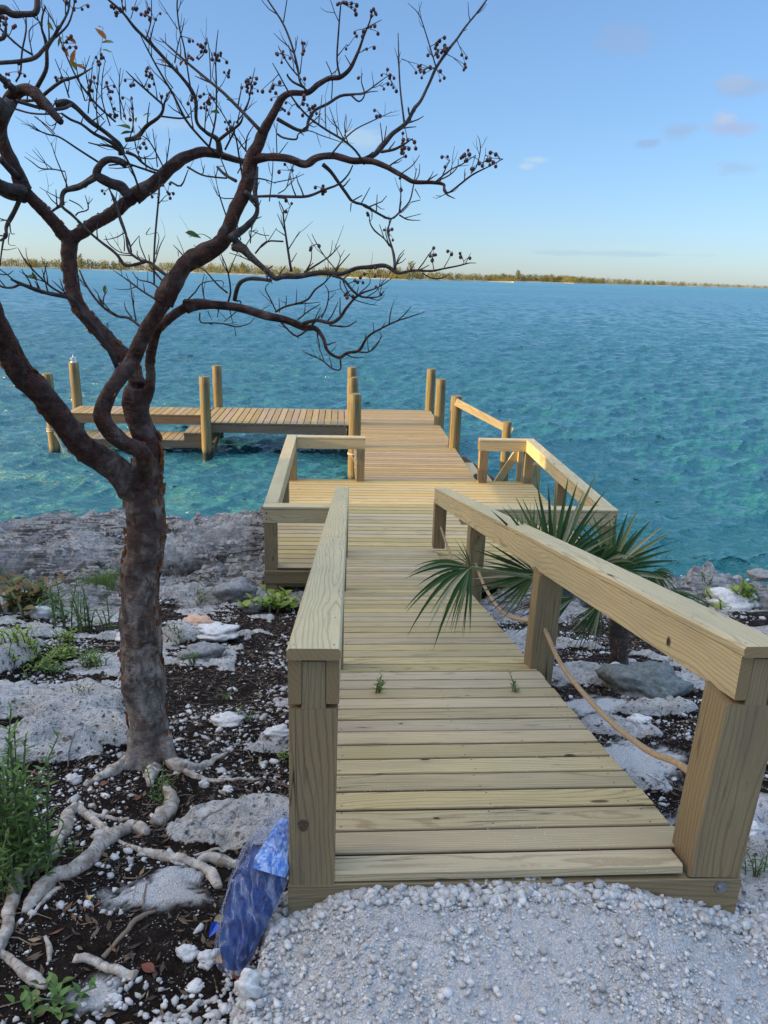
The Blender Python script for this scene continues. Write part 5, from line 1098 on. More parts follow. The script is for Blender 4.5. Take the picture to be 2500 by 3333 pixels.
for pts in ([(620, 790, 9), (612, 640, 8), (630, 450, 7), (642, 300, 4)], [(700, 800, 9), (650, 640, 8), (650, 500, 7), (665, 400, 4)], [(770, 760, 9), (757, 560, 8), (765, 430, 4)], [(440, 620, 10), (400, 500, 8), (350, 375, 5)], [(845, 840, 9), (845, 700, 7), (835, 610, 4)], [(560, 720, 9), (580, 500, 7), (592, 390, 4)], [(540, 640, 9), (500, 500, 8), (480, 400, 4)], [(730, 740, 8), (700, 640, 6), (680, 600, 4)], [(660, 760, 7), (600, 680, 6), (560, 540, 5), (545, 480, 3)], [(800, 760, 8), (770, 650, 7), (740, 560, 5), (700, 490, 3)],
            [(1040, 1065, 9), (970, 930, 9), (930, 880, 7), (880, 850, 4)], [(1050, 1085, 9), (1065, 980, 8), (1080, 880, 5)], [(1000, 1060, 8), (990, 960, 6), (970, 820, 4)], [(900, 1020, 8), (870, 960, 7), (850, 880, 4)], [(60, 640, 24), (160, 640, 20), (260, 640, 14), (330, 660, 8)], [(90, 690, 14), (200, 720, 13), (320, 725, 11), (400, 720, 6)], [(430, 600, 8), (440, 500, 6), (400, 440, 4)], [(220, 740, 8), (300, 800, 8), (350, 850, 6)], [(250, 700, 6), (225, 640, 4)],
            [(1190, 1060, 14), (1280, 1110, 12), (1360, 1125, 12), (1440, 1132, 12)], [(1380, 1060, 16), (1430, 1110, 18), (1500, 1150, 22)], [(1400, 1000, 9), (1440, 1100, 9)], [(1430, 950, 14), (1480, 850, 12), (1500, 800, 8)], [(1540, 1120, 14), (1520, 1000, 12), (1500, 880, 10), (1480, 820, 6)], [(1600, 1000, 10), (1540, 930, 10), (1490, 860, 9), (1440, 830, 6)], [(1560, 960, 12), (1570, 870, 9), (1610, 800, 6)], [(1510, 1100, 9), (1540, 1040, 7), (1560, 980, 4)],
            [(1450, 1410, 10), (1400, 1260, 9), (1375, 1160, 4)], [(1500, 1260, 8), (1400, 1255, 7), (1355, 1185, 4)], [(1540, 720, 10), (1580, 640, 9), (1600, 520, 7), (1620, 430, 4)], [(1500, 780, 10), (1560, 700, 9), (1590, 620, 5)], [(1460, 800, 8), (1400, 700, 7), (1330, 600, 5), (1310, 540, 3)], [(1300, 830, 8), (1310, 700, 7), (1330, 590, 4)], [(1240, 700, 8), (1250, 600, 7), (1262, 540, 4)], [(1200, 740, 8), (1140, 640, 6), (1080, 560, 4)], [(1260, 380, 9), (1300, 330, 7), (1315, 235, 4)], [(1150, 380, 7), (1090, 340, 5), (1070, 320, 3)], [(1340, 520, 7), (1330, 330, 7), (1315, 240, 4)], [(1000, 640, 8), (990, 560, 5), (970, 480, 3)], [(820, 900, 8), (850, 760, 7), (830, 640, 4)], [(1085, 1155, 12), (1150, 1180, 12), (1195, 1080, 6)], [(690, 1180, 9), (730, 1300, 12), (770, 1420, 14), (820, 1540, 14), (835, 1600, 12)]):
    T(pts, ty+.12, ty+.02, A0)
SK += br
# procedural side twigs so every shoot ends the way the real one does
r6 = np.random.default_rng(33); extra = []
for (P, R) in [MR, Rst]+br:
    L = np.linalg.norm(np.diff(P, axis=0), axis=1); tot = L.sum(); c_ = np.r_[0, np.cumsum(L)]
    nt_ = int(tot/.085*r6.uniform(.7, 1.3))
    for _ in range(nt_):
        s = r6.uniform(.15, 1)*tot; Q = np.array([np.interp(s, c_, P[:, i]) for i in range(3)]); r_ = np.interp(s, c_, R)
        if r_ > .012: continue
        j = min(np.searchsorted(c_, s), len(P)-1); d = P[j]-P[j-1]; d /= np.linalg.norm(d)
        side = np.cross(d, fwd)*r6.choice([-1, 1]); v = d*.7+side*r6.uniform(.4, .9)+np.array([0, 0, .45])+r6.normal(0, .2, 3); v /= np.linalg.norm(v)
        l = r6.uniform(.03, .11); rr = min(r_*.6, .0035); pts = [Q]
        for k in range(3): v = v+np.array([0, 0, .12])+r6.normal(0, .16, 3); v /= np.linalg.norm(v); pts.append(pts[-1]+v*l/3)
        extra.append((np.array(pts), np.array([rr, rr*.85, rr*.7, rr*.45])))
        if r6.uniform() < .4:
            v2 = v+r6.normal(0, .5, 3); v2 /= np.linalg.norm(v2); extra.append((np.array([pts[1], pts[1]+v2*l*.3, pts[1]+v2*l*.5+np.array([0, 0, l*.1])]), np.array([rr*.7, rr*.5, rr*.3])))
thick = [q for q in br if q[1].max() > .009]; thin = [q for q in br if q[1].max() <= .009]
for q in thick: mesh_tubes([q], 10, .24, 7, q[0][0][0]*9).build('branch', MTWIG, tree, True)
mb = mesh_tubes(thin, 6, .0, 3); to = mb.build('twigs', MTWIG, tree, True); to['kind'] = 'stuff'
mb = mesh_tubes(extra, 5, .0, 1); to = mb.build('twigs', MTWIG, tree, True); to['kind'] = 'stuff'
# berries
bb = NB('dark_red_berry'); MBERRY = bb.fin(bb.ramp(bb.n('ShaderNodeNewGeometry').outputs['Random Per Island'], (0, (.035, .012, .014)), (1, (.12, .03, .028))), .45)
allp = np.concatenate([q[0] for q in br+extra+[MR, Rst, Mst]]); allpx = project(allp)[0]/g2s
random.seed(3)
CL = [(x+1561, y) for x, y in [(640, 20), (680, 50), (600, 15), (720, 190), (800, 180), (800, 110), (815, 75), (670, 300), (780, 310), (240, 350), (200, 350), (355, 300), (350, 340), (145, 540), (190, 560), (170, 600), (265, 690), (260, 715), (370, 640), (400, 690), (390, 525), (430, 680), (875, 560), (930, 525), (930, 475), (880, 465), (730, 490), (850, 730), (1265, 290), (1290, 330), (1240, 260), (1260, 320), (1380, 350), (1385, 400), (1110, 430), (1090, 415), (1140, 455), (990, 900), (1000, 940), (970, 930), (1060, 910), (1010, 1005), (1300, 1030), (1410, 980), (1450, 1020), (1530, 1020), (1560, 1000), (1590, 1010), (1400, 990), (1500, 1030), (480, 1180), (500, 1200), (460, 1185), (1230, 480), (1200, 350), (30, 530), (50, 570), (15, 500), (985, 1180), (260, 1085), (915, 1480), (290, 1310)]]
CL += [(740, 60), (720, 90), (760, 80), (950, 110), (910, 90), (980, 120), (930, 450), (940, 500), (960, 470), (980, 500), (925, 530), (1030, 620), (1050, 600), (1190, 380), (1290, 330), (1270, 320), (1340, 350), (1390, 350), (1580, 520), (1600, 560), (1560, 560), (1320, 640), (1340, 630), (1290, 690), (1440, 790), (1460, 800), (1290, 600), (1210, 600), (1440, 470), (30, 150), (80, 200), (20, 130), (90, 450), (20, 510), (30, 540), (400, 480), (350, 500), (600, 530), (580, 560), (690, 590), (680, 550), (610, 370), (680, 370), (460, 50), (540, 60), (650, 1240), (1070, 1230), (1060, 1210), (960, 1230), (880, 940), (900, 900), (820, 640), (820, 700), (740, 710), (740, 730), (560, 640), (570, 560), (160, 480), (430, 260), (430, 310), (840, 60), (1210, 240), (1390, 340), (860, 940), (840, 510)]
CL += [(x+1561, y+1366) for x, y in [(1185, 255), (1200, 270), (1310, 260), (1380, 275), (445, 195), (695, 425), (740, 385), (830, 405), (780, 10), (860, 500), (640, 510), (920, 110)]]
random.shuffle(CL); BRY, STK = MB(), MB()
for ci, (x, y) in enumerate(CL):
    i = int(np.argmin((allpx[:, 0]-x)**2+(allpx[:, 1]-y)**2)); A_ = allp[i]; c_ = g3(x, y, A_[1]); mb, st_ = (MB(), MB()) if ci < 90 else (BRY, STK)
    hub = A_*.6+c_*.4 if np.linalg.norm(A_-c_) < .12 else c_+np.array([0, 0, .02])
    if np.linalg.norm(A_-c_) > .12: A_ = A_
    for k in range(int(r6.integers(2, 5))):
        p_ = c_+r6.normal(0, .013, 3)*np.array([1, 1, 1]); rr = r6.uniform(.0052, .0077); V0, F0 = ICO2
        mb.add(V0*rr*np.array([1, 1, 1.12])+p_, [tuple(f) for f in F0]); st_.tube([hub, (hub+p_)/2+np.array([0, 0, .004]), p_+np.array([0, 0, rr])], [.0013, .0011, .001], 4)
    st_.tube([A_, hub], [.0018, .0014], 4)
    if ci < 90: cl = mb.build('berry_cluster', MBERRY, tree, True); so_ = st_.build('stalk', MTWIG, cl); so_.location = (0, 0, 0)
cl = BRY.build('berry_cluster', MBERRY, tree, True); cl['kind'] = 'stuff'; so_ = STK.build('stalk', MTWIG, cl); so_.location = (0, 0, 0); so_['kind'] = 'stuff'
# last leaves
ML2 = [leafy('last_leaf_%s' % n_, [c_, tuple(.8*q for q in c_)], .5, .45) for n_, c_ in (('rust', (.34, .10, .03)), ('olive', (.26, .28, .05)), ('orange', (.50, .20, .04)), ('green', (.10, .17, .035)))]
def leaf_blade(P, d, nrm_, L, Wd, cup=.15, n=6):
    d = d/np.linalg.norm(d); s = np.cross(d, nrm_); s /= np.linalg.norm(s); up = np.cross(s, d); V = []; F = []
    for i in range(n+1):
        t = i/n; w_ = Wd*math.sin(math.pi*min(1, t**.8))*(1-.15*t)+.0004; c_ = P+d*L*t-up*L*cup*t*t
        V += [c_-s*w_/2+up*w_*.18, c_, c_+s*w_/2+up*w_*.18]
    for i in range(n):
        a = i*3; F += [(a, a+1, a+4, a+3), (a+1, a+2, a+5, a+4)]
    return V, F
for (x, y, L_) in [(640, 170, .035), (640, 210, .06), (450, 250, .045), (415, 325, .045), (465, 355, .055), (465, 410, .045), (515, 425, .05), (378, 265, .04), (680, 265, .05), (675, 320, .04), (320, 165, .035), (780, 800, .085), (810, 840, .06), (1020, 380, .05), (940, 1465, .05), (1230, 2856-1366, .065), (1365, 710, .04), (865, 760, .03), (665, 1840, .04), (220, 1760, .04), (188, 1755, .035), (930, 725, .04), (1470, 640, .04), (1155, 395, .035)]:
    i = int(np.argmin((allpx[:, 0]-x)**2+(allpx[:, 1]-y)**2)); A_ = allp[i]; c_ = g3(x, y, A_[1]); d = r6.normal(0, 1, 3)*np.array([1, .5, .6]); 
    V, F = leaf_blade(c_-d/np.linalg.norm(d)*L_/2, d, np.array([0, -.6, .8])+r6.normal(0, .3, 3), L_, L_*.45); mb = MB(); mb.add(V, F); mb.tube([A_, c_-d/np.linalg.norm(d)*L_/2], [.0011, .0009], 4); mb.build('leaf', ML2[int(x*7+y) % 4 if y < 600 else 3], tree)
# peeling bark curls
MPEEL = leafy('peeling_bark', [(.10, .035, .018), (.30, .11, .035), (.20, .085, .04), (.45, .20, .07)], .55, .45)
mb = MB()
for (q, n_) in ((main[0], 340), (main[1], 90), (Lst, 120), (Mst, 60), (Rst, 70), (L1, 60), (L2, 60)):
    P, R = catmull(q[0], q[1], 8)
    for _ in range(n_):
        i = int(r6.uniform(0, .8)*len(P)); T_ = P[min(i+1, len(P)-1)]-P[i]; 
        if np.linalg.norm(T_) < 1e-6: continue
        T_ /= np.linalg.norm(T_); o = np.cross(T_, fwd)*r6.choice([-1, 1, -1])+(-fwd)*r6.uniform(-.2, .6)+r6.normal(0, .15, 3); o -= T_*(o@T_); o /= np.linalg.norm(o)
        c_ = P[i]+o*(R[i]-.013); l = r6.uniform(.005, .022)*(1.5 if q is main[0] else .9); t2 = np.cross(o, T_); V = []; F = []; nn = 5
        for k in range(nn):
            a = k/(nn-1)*r6.uniform(1.2, 2.6); rad = l*.34; pt = c_+t2*math.sin(a)*rad+o*(1-math.cos(a))*rad
            for sg in (-1, 1): V.append(pt+T_*sg*l*r6.uniform(.15, .9))
        for k in range(nn-1): F.append((k*2, k*2+1, k*2+3, k*2+2))
        mb.add(V, F)
pe = mb.build('peeling_bark', MPEEL, tree); pe['kind'] = 'stuff'
# surface roots
def groot(pts, o, mat=None, lift=.45, jig=.1):
    P = []; R = []
    for (x, y, w_) in pts:
        q = onground((x+o[0])*g2s, (y+o[1])*g2s); r_ = .9*w_*g2s*((q-CP)@fwd)/FPX/2; P.append(q+np.array([0, r_*.3, r_*lift])); R.append(r_)
    P, R = catmull(P, R, 7); gzz = ground(P[:, 0], P[:, 1])[0]; P[:, 2] = gzz+R*(.28+.45*(fbm(P[:, 0]*7, P[:, 1]*7, 99, 2)-.5)); return P, R
def root_mat():
    b = NB('pale_root_bark'); p = b.pos(); g = b.attr('gc'); n = b.noise(p, 22, 5, .65); n2 = b.noise(b.mapp(g, (60, 20, 20)), 1, 4, .6); n3 = b.noise(p, 120, 3, .7)
    col = b.mix(b.mr(n, .38, .62), (.50, .46, .40), (.24, .19, .145)); col = b.mix(b.mr(n3, .58, .7, 0, .7), col, (.10, .07, .05)); col = b.mix(b.mr(n2, .60, .68, 0, .8), col, (.13, .09, .06))
    return b.fin(col, .75, b.bump(b.math('ADD', n, b.math('MULTIPLY', n2, .7)), .6, .006))
MROOT = root_mat()
RT_ = [([(930, 430, 70), (880, 405, 98), (820, 395, 98), (740, 430, 100), (640, 505, 108), (560, 590, 112), (440, 680, 108), (330, 725, 118), (260, 790, 112), (200, 860, 84), (155, 930, 48)], I0),
 ([(470, 255, 70), (430, 330, 98), (415, 400, 100), (360, 500, 92), (300, 560, 96), (200, 640, 90), (110, 740, 100), (80, 850, 92), (60, 950, 92), (30, 1060, 90), (-10, 1150, 84), (-60, 1250, 80)], I0),
 ([(750, 470, 26), (880, 530, 45), (1000, 570, 76), (1150, 600, 80), (1270, 640, 84), (1350, 700, 80), (1388, 775, 55)], I0),
 ([(1260, 610, 70), (1330, 590, 80), (1400, 610, 78), (1510, 615, 50)], I0),
 ([(1050, 120, 60), (1080, 200, 98), (1080, 270, 108), (1040, 320, 106), (985, 370, 90)], I0),
 ([(1100, 1160, 120), (1160, 1180, 112), (1240, 1190, 80), (1330, 1150, 42), (1440, 1080, 22)], G0),
 ([(830, 1120, 95), (720, 1200, 100), (630, 1240, 62), (540, 1290, 36)], G0), ([(1170, 1200, 60), (1260, 1235, 48), (1350, 1258, 34), (1500, 1245, 24), (1659, 1240, 16)], G0),
 ([(-40, 1160, 60), (60, 1230, 72), (130, 1290, 80), (230, 1370, 86), (300, 1400, 50)], I0),
 ([(185, 975, 16), (240, 890, 30), (300, 830, 40), (400, 755, 28)], I0), ([(490, 260, 60), (560, 320, 70), (640, 380, 60), (690, 420, 40)], I0), ([(560, 280, 30), (700, 320, 40), (820, 325, 24)], I0), ([(990, 1150, 90), (960, 1230, 90), (950, 1290, 50)], G0)]
for pts, o in RT_:
    P, R = groot(pts, o); mb = MB(); mb.tube(P, R*(1+.25*(fbm(P[:, 0]*12, P[:, 1]*12, 98, 2)-.5)), 16, True, .26, 0, P[0][0]*11); mb.build('root', MROOT, tree, True)
for pts, lb in [([(470, 1225, 60), (600, 1245, 62), (700, 1290, 62), (780, 1318, 74), (862, 1335, 78)], 'grey sawn-off piece of driftwood on the soil near the bottom edge'), ([(655, 1215, 36), (720, 1140, 30), (790, 1060, 36), (860, 975, 44), (990, 915, 24)], 'long curved brown dead branch lying below the sandy patch'), ([(285, 1075, 24), (312, 1150, 44), (312, 1235, 26)], 'short pale upright stick left of the sawn driftwood'), ([(1190, 360, 20), (1300, 325, 26), (1380, 280, 28), (1465, 212, 20)], 'thin pale dead branch behind the flat pale slab'), ([(1230, 560, 16), (1350, 525, 22), (1480, 522, 20), (1570, 515, 14)], 'thin dark dead branch lying along the edge of the flat pale slab'), ([(910, 900, 12), (915, 820, 18), (930, 740, 12)], 'short thin twig standing in the sandy patch'), ([(0, 395, 20), (60, 370, 26), (130, 350, 18)], 'pale thin root-like stick under the leafy shrub at left'), ([(1050, 1620, 30), (1180, 1560, 36), (1300, 1500, 34), (1390, 1490, 20)], 'straw-coloured dead stalk across the white stones at the bottom')]:
    P, R = groot(pts, I0); mb = MB(); mb.tube(P, R, 10, True, .15, 0, P[0][1]*5); tag(mb.build('dead_branch', MROOT if 'pale' in lb or 'grey' in lb or 'straw' in lb else MT, None, True), lb, 'branch')

# ------------------------------------------------------------------ trees that shade the foreground (left of the view)
MCROWN = leafy('dense_green_leaves', [(.03, .05, .015), (.06, .09, .025), (.09, .12, .04)], .5, .2)
MCORE = simple('inner_foliage', (.03, .045, .018), .9)
r7 = np.random.default_rng(77)
for i, (x, y, h) in enumerate([(-12.6, 6.5, 5.8), (-13.4, 3.0, 5.6), (-12.9, -.6, 5.0), (-13.4, -4.5, 4.8), (-12.8, -8.5, 4.8)]):
    g0 = float(ground(np.array([x]), np.array([y]))[0][0])
    t = empty('shade_tree', (x, y, g0), 'dense evergreen tree '+['nearest the water', 'second from the water', 'in the middle of the left-hand row', 'second from the landward end', 'at the landward end of the row'][i], 'tree', 'evergreen trees left of the view')
    mb = MB(); mb.tube([(x, y, g0-.2), (x+.1, y, g0+h*.3), (x, y+.1, g0+h*.7)], [.22, .16, .08], 10, True, .1, 4); mb.build('trunk', MT, t, True)
    V0, F0 = ico(4); cz = g0+h*.5; d = fbm(V0[:, 0]*1.5+i*5, V0[:, 1]*1.5+V0[:, 2]*2, 71, 4)-.5
    core = V0*(1+.5*d)[:, None]*np.array([2.2, 2.55, h*.52])+np.array([x, y, cz])
    link_mesh('crown_core', mesh_np('crown_core', core, F0, True), MCORE, t)
    n = 5000; k = r7.integers(0, len(V0), n); P = core[k]+r7.normal(0, .16, (n, 3)); a = r7.normal(0, 1, (n, 3)); a /= np.linalg.norm(a, axis=1, keepdims=True); b_ = np.cross(a, r7.normal(0, 1, (n, 3))); b_ /= np.linalg.norm(b_, axis=1, keepdims=True); l = r7.uniform(.08, .2, (n, 1))
    V = np.stack([P-a*l, P+b_*l*.4, P+a*l, P-b_*l*.4], 1).reshape(-1, 3)
    link_mesh('crown', mesh_np('crown', V, np.arange(4*n).reshape(n, 4)), MCROWN, t)

x, y = -9.4, 10.2; g0 = -.36; t = empty('shade_shrub', (x, y, g0), 'low dense shrub added out of view to shade the water edge', 'shrub')  # unseen shrub added to shade the shore, low enough to spare the platform
mb = MB(); mb.tube([(x, y, g0-.2), (x, y, g0+.7)], [.06, .03], 8); mb.build('trunk', MT, t)
V0, F0 = ico(4); d = fbm(V0[:, 0]*1.5, V0[:, 1]*1.5+V0[:, 2]*2, 71, 4)-.5; core = V0*(1+.5*d)[:, None]*np.array([1.0, 1.35, .75])+np.array([x, y, g0+.72]); link_mesh('crown_core', mesh_np('crown_core', core, F0, True), MCORE, t)
n = 1500; k = r7.integers(0, len(V0), n); P = core[k]+r7.normal(0, .06, (n, 3)); a = r7.normal(0, 1, (n, 3)); a /= np.linalg.norm(a, axis=1, keepdims=True); b_ = np.cross(a, r7.normal(0, 1, (n, 3))); b_ /= np.linalg.norm(b_, axis=1, keepdims=True); l = r7.uniform(.05, .1, (n, 1))
link_mesh('crown', mesh_np('crown', np.stack([P-a*l, P+b_*l*.4, P+a*l, P-b_*l*.4], 1).reshape(-1, 3), np.arange(4*n).reshape(n, 4)), MCROWN, t)

# ------------------------------------------------------------------ fan palm behind the right handrail
def palm_mat():
    b = NB('palm_leaf'); r = b.n('ShaderNodeNewGeometry').outputs['Random Per Island']; g = b.attr('gc')
    n = b.noise(b.mapp(g, (3, 300, 1)), 1, 2)
    col = b.ramp(r, (0, (.022, .06, .018)), (.55, (.05, .11, .028)), (.78, (.11, .17, .05)), (.9, (.24, .26, .12)), (1, (.42, .40, .24)))
    col = b.mix(b.mr(n, .3, .7, 0, .35), col, (.03, .055, .03)); m = b.fin(col, .5, Specular_IOR_Level=.22)
    tr = b.n('ShaderNodeBsdfTranslucent'); b.l(col, tr.inputs[0]); mx = b.n('ShaderNodeMixShader'); mx.inputs[0].default_value = .25
    b.l(b.b.outputs[0], mx.inputs[1]); b.l(tr.outputs[0], mx.inputs[2]); b.l(mx.outputs[0], b.out.inputs[0]); return m
MPALM = palm_mat(); MPET = simple('palm_stalk', (.22, .24, .10), .5)
palm = empty('fan_palm', tuple(atY(1335*K, 1440*K, 5.23)), 'small fan palm with spiky green fronds behind the right handrail', 'palm')
r8 = np.random.default_rng(8)
def fan(hub, tip, nseg, spread, nrm_, droop=.1, pale=0, wsc=1., name='frond', root=None, lenvar=.12, join=.42):
    hub = np.array(hub, float); ax = np.array(tip, float)-hub; R_ = np.linalg.norm(ax); ax /= R_; nr = np.array(nrm_, float); sd_ = np.cross(nr, ax); sd_ /= np.linalg.norm(sd_); nr = np.cross(ax, sd_)
    mb = MB(); da = math.radians(spread)/nseg
    for k in range(nseg):
        a = -math.radians(spread)/2+da*(k+.5)+r8.normal(0, .012); d = ax*math.cos(a)+sd_*math.sin(a)+nr*r8.normal(.0, .05)*1.; L = R_*(1-.22*(abs(a)/max(.1, math.radians(spread)/2))**2)*r8.uniform(1-lenvar, 1.03)
        wj = 2*L*join*math.tan(da/2)*1.02*wsc; n = 9; V = []; F = []; G = []; s_ = np.cross(d, nr); s_ /= np.linalg.norm(s_); dz = r8.uniform(.6, 1.5)*droop; tw_ = r8.normal(0, .25)
        for i in range(n+1):
            t = i/n; w_ = wj*(t/join) if t < join else wj*(1-(t-join)/(1-join))**.8
            w_ = max(w_, .0012); c_ = hub+d*L*t+np.array([0, 0, -1])*L*dz*max(0, t-.25)**2*1.7
            ss = s_*math.cos(tw_*t)+nr*math.sin(tw_*t)
            V += [c_-ss*w_/2+nr*w_*.30, c_, c_+ss*w_/2+nr*w_*.30]; G += [(t, 0, 0), (t, .5, 0), (t, 1, 0)]
        for i in range(n): q = i*3; F += [(q, q+1, q+4, q+3), (q+1, q+2, q+5, q+4)]
        mb.add(V, F, G)
    o = mb.build(name, MPALM, palm)
    if root is not None:
        m2 = MB(); a_ = np.array(root, float); mid = (a_+hub)/2+np.array([0, 0, .06]); m2.tube([a_, mid, hub], [.010, .008, .006], 8, True, 0, 6); q = m2.build('stalk', MPET, o); q.location = (0, 0, 0)
    return o
def py_(x, y, Y): return atY(x*K, y*K, Y)
top = py_(1338, 1318, 5.2)
fc = -fwd
fan(py_(1192, 1235, 4.75), py_(1252, 1000, 4.95), 21, 118, fc+[.2, 0, .3], .07, root=top, wsc=1.2, lenvar=.25)
fan(py_(1150, 1225, 4.85), py_(1155, 1070, 5.0), 15, 66, fc+[-.5, 0, .1], .05, root=top, wsc=1.2, lenvar=.25)
fan(py_(1318, 1235, 5.05), py_(1398, 1095, 5.25), 23, 165, fc+[0, 0, .5], .10, root=top, wsc=1.2, lenvar=.2)
fan(py_(1290, 1225, 4.9), py_(1345, 1130, 4.8), 24, 230, fc+[0, -.3, .9], .42, root=top, wsc=1.3)
fan(py_(1016, 1226, 4.62), py_(880, 1300, 4.30), 15, 105, fc+[.3, 0, .9], .34, root=top, lenvar=.3, join=.42, wsc=1.15)
fan(py_(1018, 1228, 4.62), py_(968, 1360, 4.45), 7, 42, fc+[.3, 0, .6], .22, root=top, lenvar=.25, join=.3)
fan(py_(1018, 1224, 4.62), py_(985, 1150, 4.62), 8, 95, fc+[.1, 0, .8], .05, root=top, lenvar=.4, join=.3, wsc=.6)
fan(py_(1158, 1240, 5.0), py_(1010, 1240, 5.0), 18, 120, fc+[0, .2, .3], .02, root=top)
fan(py_(1410, 1235, 5.1), py_(1440, 1300, 5.0), 18, 190, fc+[0, 0, .4], .35, root=top)
fan(py_(1425, 1270, 5.0), py_(1575, 1335, 4.8), 9, 42, fc+[0, 0, 1.2], .15, root=top)
fan(py_(1300, 1300, 5.0), py_(1240, 1400, 4.9), 12, 60, fc+[0, 0, .5], .10, root=top)
fan(py_(1240, 1290, 5.15), py_(1100, 1340, 5.2), 12, 70, fc+[0, 0, .5], .10, root=top)
mb = MB(); b0 = py_(1335, 1445, 5.23); mb.tube([b0-[0, 0, .1], b0+[0, 0, .1], (b0+top)/2, top, top+[0, 0, .06]], [.085, .072, .066, .07, .05], 18, True, .18, 8)
b = NB('palm_trunk'); p = b.pos(); rn = b.noise(b.mapp(p, (3, 3, 26)), 3, 4, .7); MPT = b.fin(b.mix(b.mr(rn, .35, .65), (.12, .095, .075), (.045, .032, .025)), .9, b.bump(rn, 1., .02)); mb.build('trunk', MPT, palm, True)
mb = MB()
for i in range(70):
    a = r8.uniform(0, 6.28); z_ = r8.uniform(0, 1); c_ = b0*(1-z_)+top*z_; q = c_+np.array([math.cos(a), math.sin(a), 0])*.07; mb.tube([q, q+np.array([math.cos(a)*.02, math.sin(a)*.02, r8.uniform(-.02, .06)])], [.005, .001], 4)
mb.build('husk_fibres', MT, palm)['kind'] = 'stuff'
# dry brown frond hanging at the foot
mdry = leafy('dry_palm_fibre', [(.10, .05, .035), (.20, .11, .07)], .8, .2)
mb = MB(); q0 = py_(1165, 1290, 5.1)
for i in range(60):
    d = r8.normal(0, 1, 3)*[.10, .08, .05]+[-.02, 0, -.14]; P = q0+r8.normal(0, .02, 3); mb.tube([P, P+d*.5, P+d+[0, 0, -.03]], [.0018, .0015, .0008], 4)
mb.build('dry_frond', mdry, palm)['kind'] = 'stuff'

# ------------------------------------------------------------------ small plants
MG1 = leafy('green_leaf', [(.07, .14, .03), (.12, .22, .05), (.18, .28, .07)], .45, .3)
MG2 = leafy('yellow_green_leaf', [(.18, .30, .04), (.28, .38, .06), (.36, .42, .08)], .4, .35)
MG3 = leafy('red_green_leaf', [(.12, .16, .04), (.28, .14, .05), (.16, .22, .05)], .45, .3)
MSTEM = simple('green_stem', (.12, .15, .06), .6)
def plant(px, py, hpx, n, leafL, lean, label, mat=MG1, wr=.33, cat='plant', spread=.06, rng_=None, dens=1., group=None, base=None):
    p = onground(px*K, py*K) if base is None else np.array(base); h = hpx*K*((p-CP)@fwd)/FPX; r = rng_ or r8
    t = empty('leafy_plant', tuple(p), label, cat, group); st_ = MB(); lv_ = MB()
    for i in range(n):
        b_ = p+np.array([r.normal(0, spread), r.normal(0, spread*.7), 0]); b_[2] = gz(b_[0], b_[1])-.005 if base is None else p[2]
        hh = h*r.uniform(.55, 1.05); dr = r.normal(0, lean, 2); P = [b_+np.array([dr[0]*hh*s*s, dr[1]*hh*s*s, hh*s]) for s in np.linspace(0, 1, 6)]
        st_.tube(P, np.linspace(.0028, .0012, 6)*max(.6, leafL/.03), 5); P = np.array(P); ni = max(5, int(hh/(leafL*.30)*dens))
        for k in range(ni):
            s = .12+.88*(k+1)/ni; q = np.array([np.interp(s, np.linspace(0, 1, 6), P[:, j]) for j in range(3)])
            a = k*2.4+r.uniform(-.4, .4); up = r.uniform(.35, 1.0)+(s > .93)*1.2; d = np.array([math.cos(a), math.sin(a), up]); L = leafL*r.uniform(.65, 1.1)*(1-.35*s)
            V, F = leaf_blade(q, d, np.array([-math.cos(a)*up, -math.sin(a)*up, 1.])+r.normal(0, .2, 3), L, L*wr, .25, 4); lv_.add(V, F)
    st_.build('stem', MSTEM, t); lo = lv_.build('leaves', mat, t); lo['kind'] = 'stuff'
    return t
plant(66, 1880, 330, 17, .062, .14, 'tall leafy green shrub with many upright stems at the left edge, lower middle', spread=.07, cat='shrub', dens=1.1)
plant(22, 1900, 400, 9, .062, .10, 'tallest green shoots at the far left edge beside the leafy shrub', spread=.05, cat='shrub')
plant(20, 1930, 130, 12, .055, .3, 'low leafy growth at the left edge below the tall shrub', spread=.07)
plant(148, 1850, 60, 3, .04, .2, 'tiny green plant among the pale roots right of the tall shrub', spread=.02)
plant(342, 1745, 120, 3, .035, .12, 'slender green seedling growing at the front of the tree roots', spread=.02)
plant(362, 1700, 40, 4, .03, .3, 'small green tuft tucked against the base of the tree trunk', spread=.02)
plant(130, 2170, 60, 9, .055, .6, 'small broad-leaved bush near the bottom left corner', spread=.04, wr=.5)
plant(205, 1365, 95, 9, .09, .12, 'upright feathery green plant behind the low mats, left of the trunk', spread=.09, group=None)
plant(145, 1360, 115, 9, .09, .10, 'tall upright green plant left of the feathery one, on pale rock', spread=.08)
plant(40, 1310, 60, 18, .19, .7, 'broad plant with reddish and green leaves at the far left', MG3, .6, spread=.12)
plant(100, 1320, 55, 14, .11, .4, 'green herb growing right beside the reddish-leaved plant', spread=.10)
plant(50, 1392, 34, 60, .065, .5, 'low bright green mat of succulent plants at the left edge', MG2, .42, spread=.20)
plant(145, 1388, 32, 20, .065, .5, 'small bright tuft at the right end of the green mat', MG2, .3, spread=.05)
plant(138, 1425, 36, 22, .065, .6, 'round bright green tuft in dark soil below the mat', MG2, .28, spread=.04)
plant(198, 1440, 36, 24, .065, .6, 'darker green tuft nearer to the tree trunk', MG1, .25, spread=.05)
plant(112, 1455, 30, 16, .055, .6, 'small green tuft left of the darker one, nearest the big white rock', MG1, .28, spread=.04)
plant(178, 1490, 26, 5, .03, .5, 'sparse little tuft above the large white rock', MG1, .3, spread=.05)
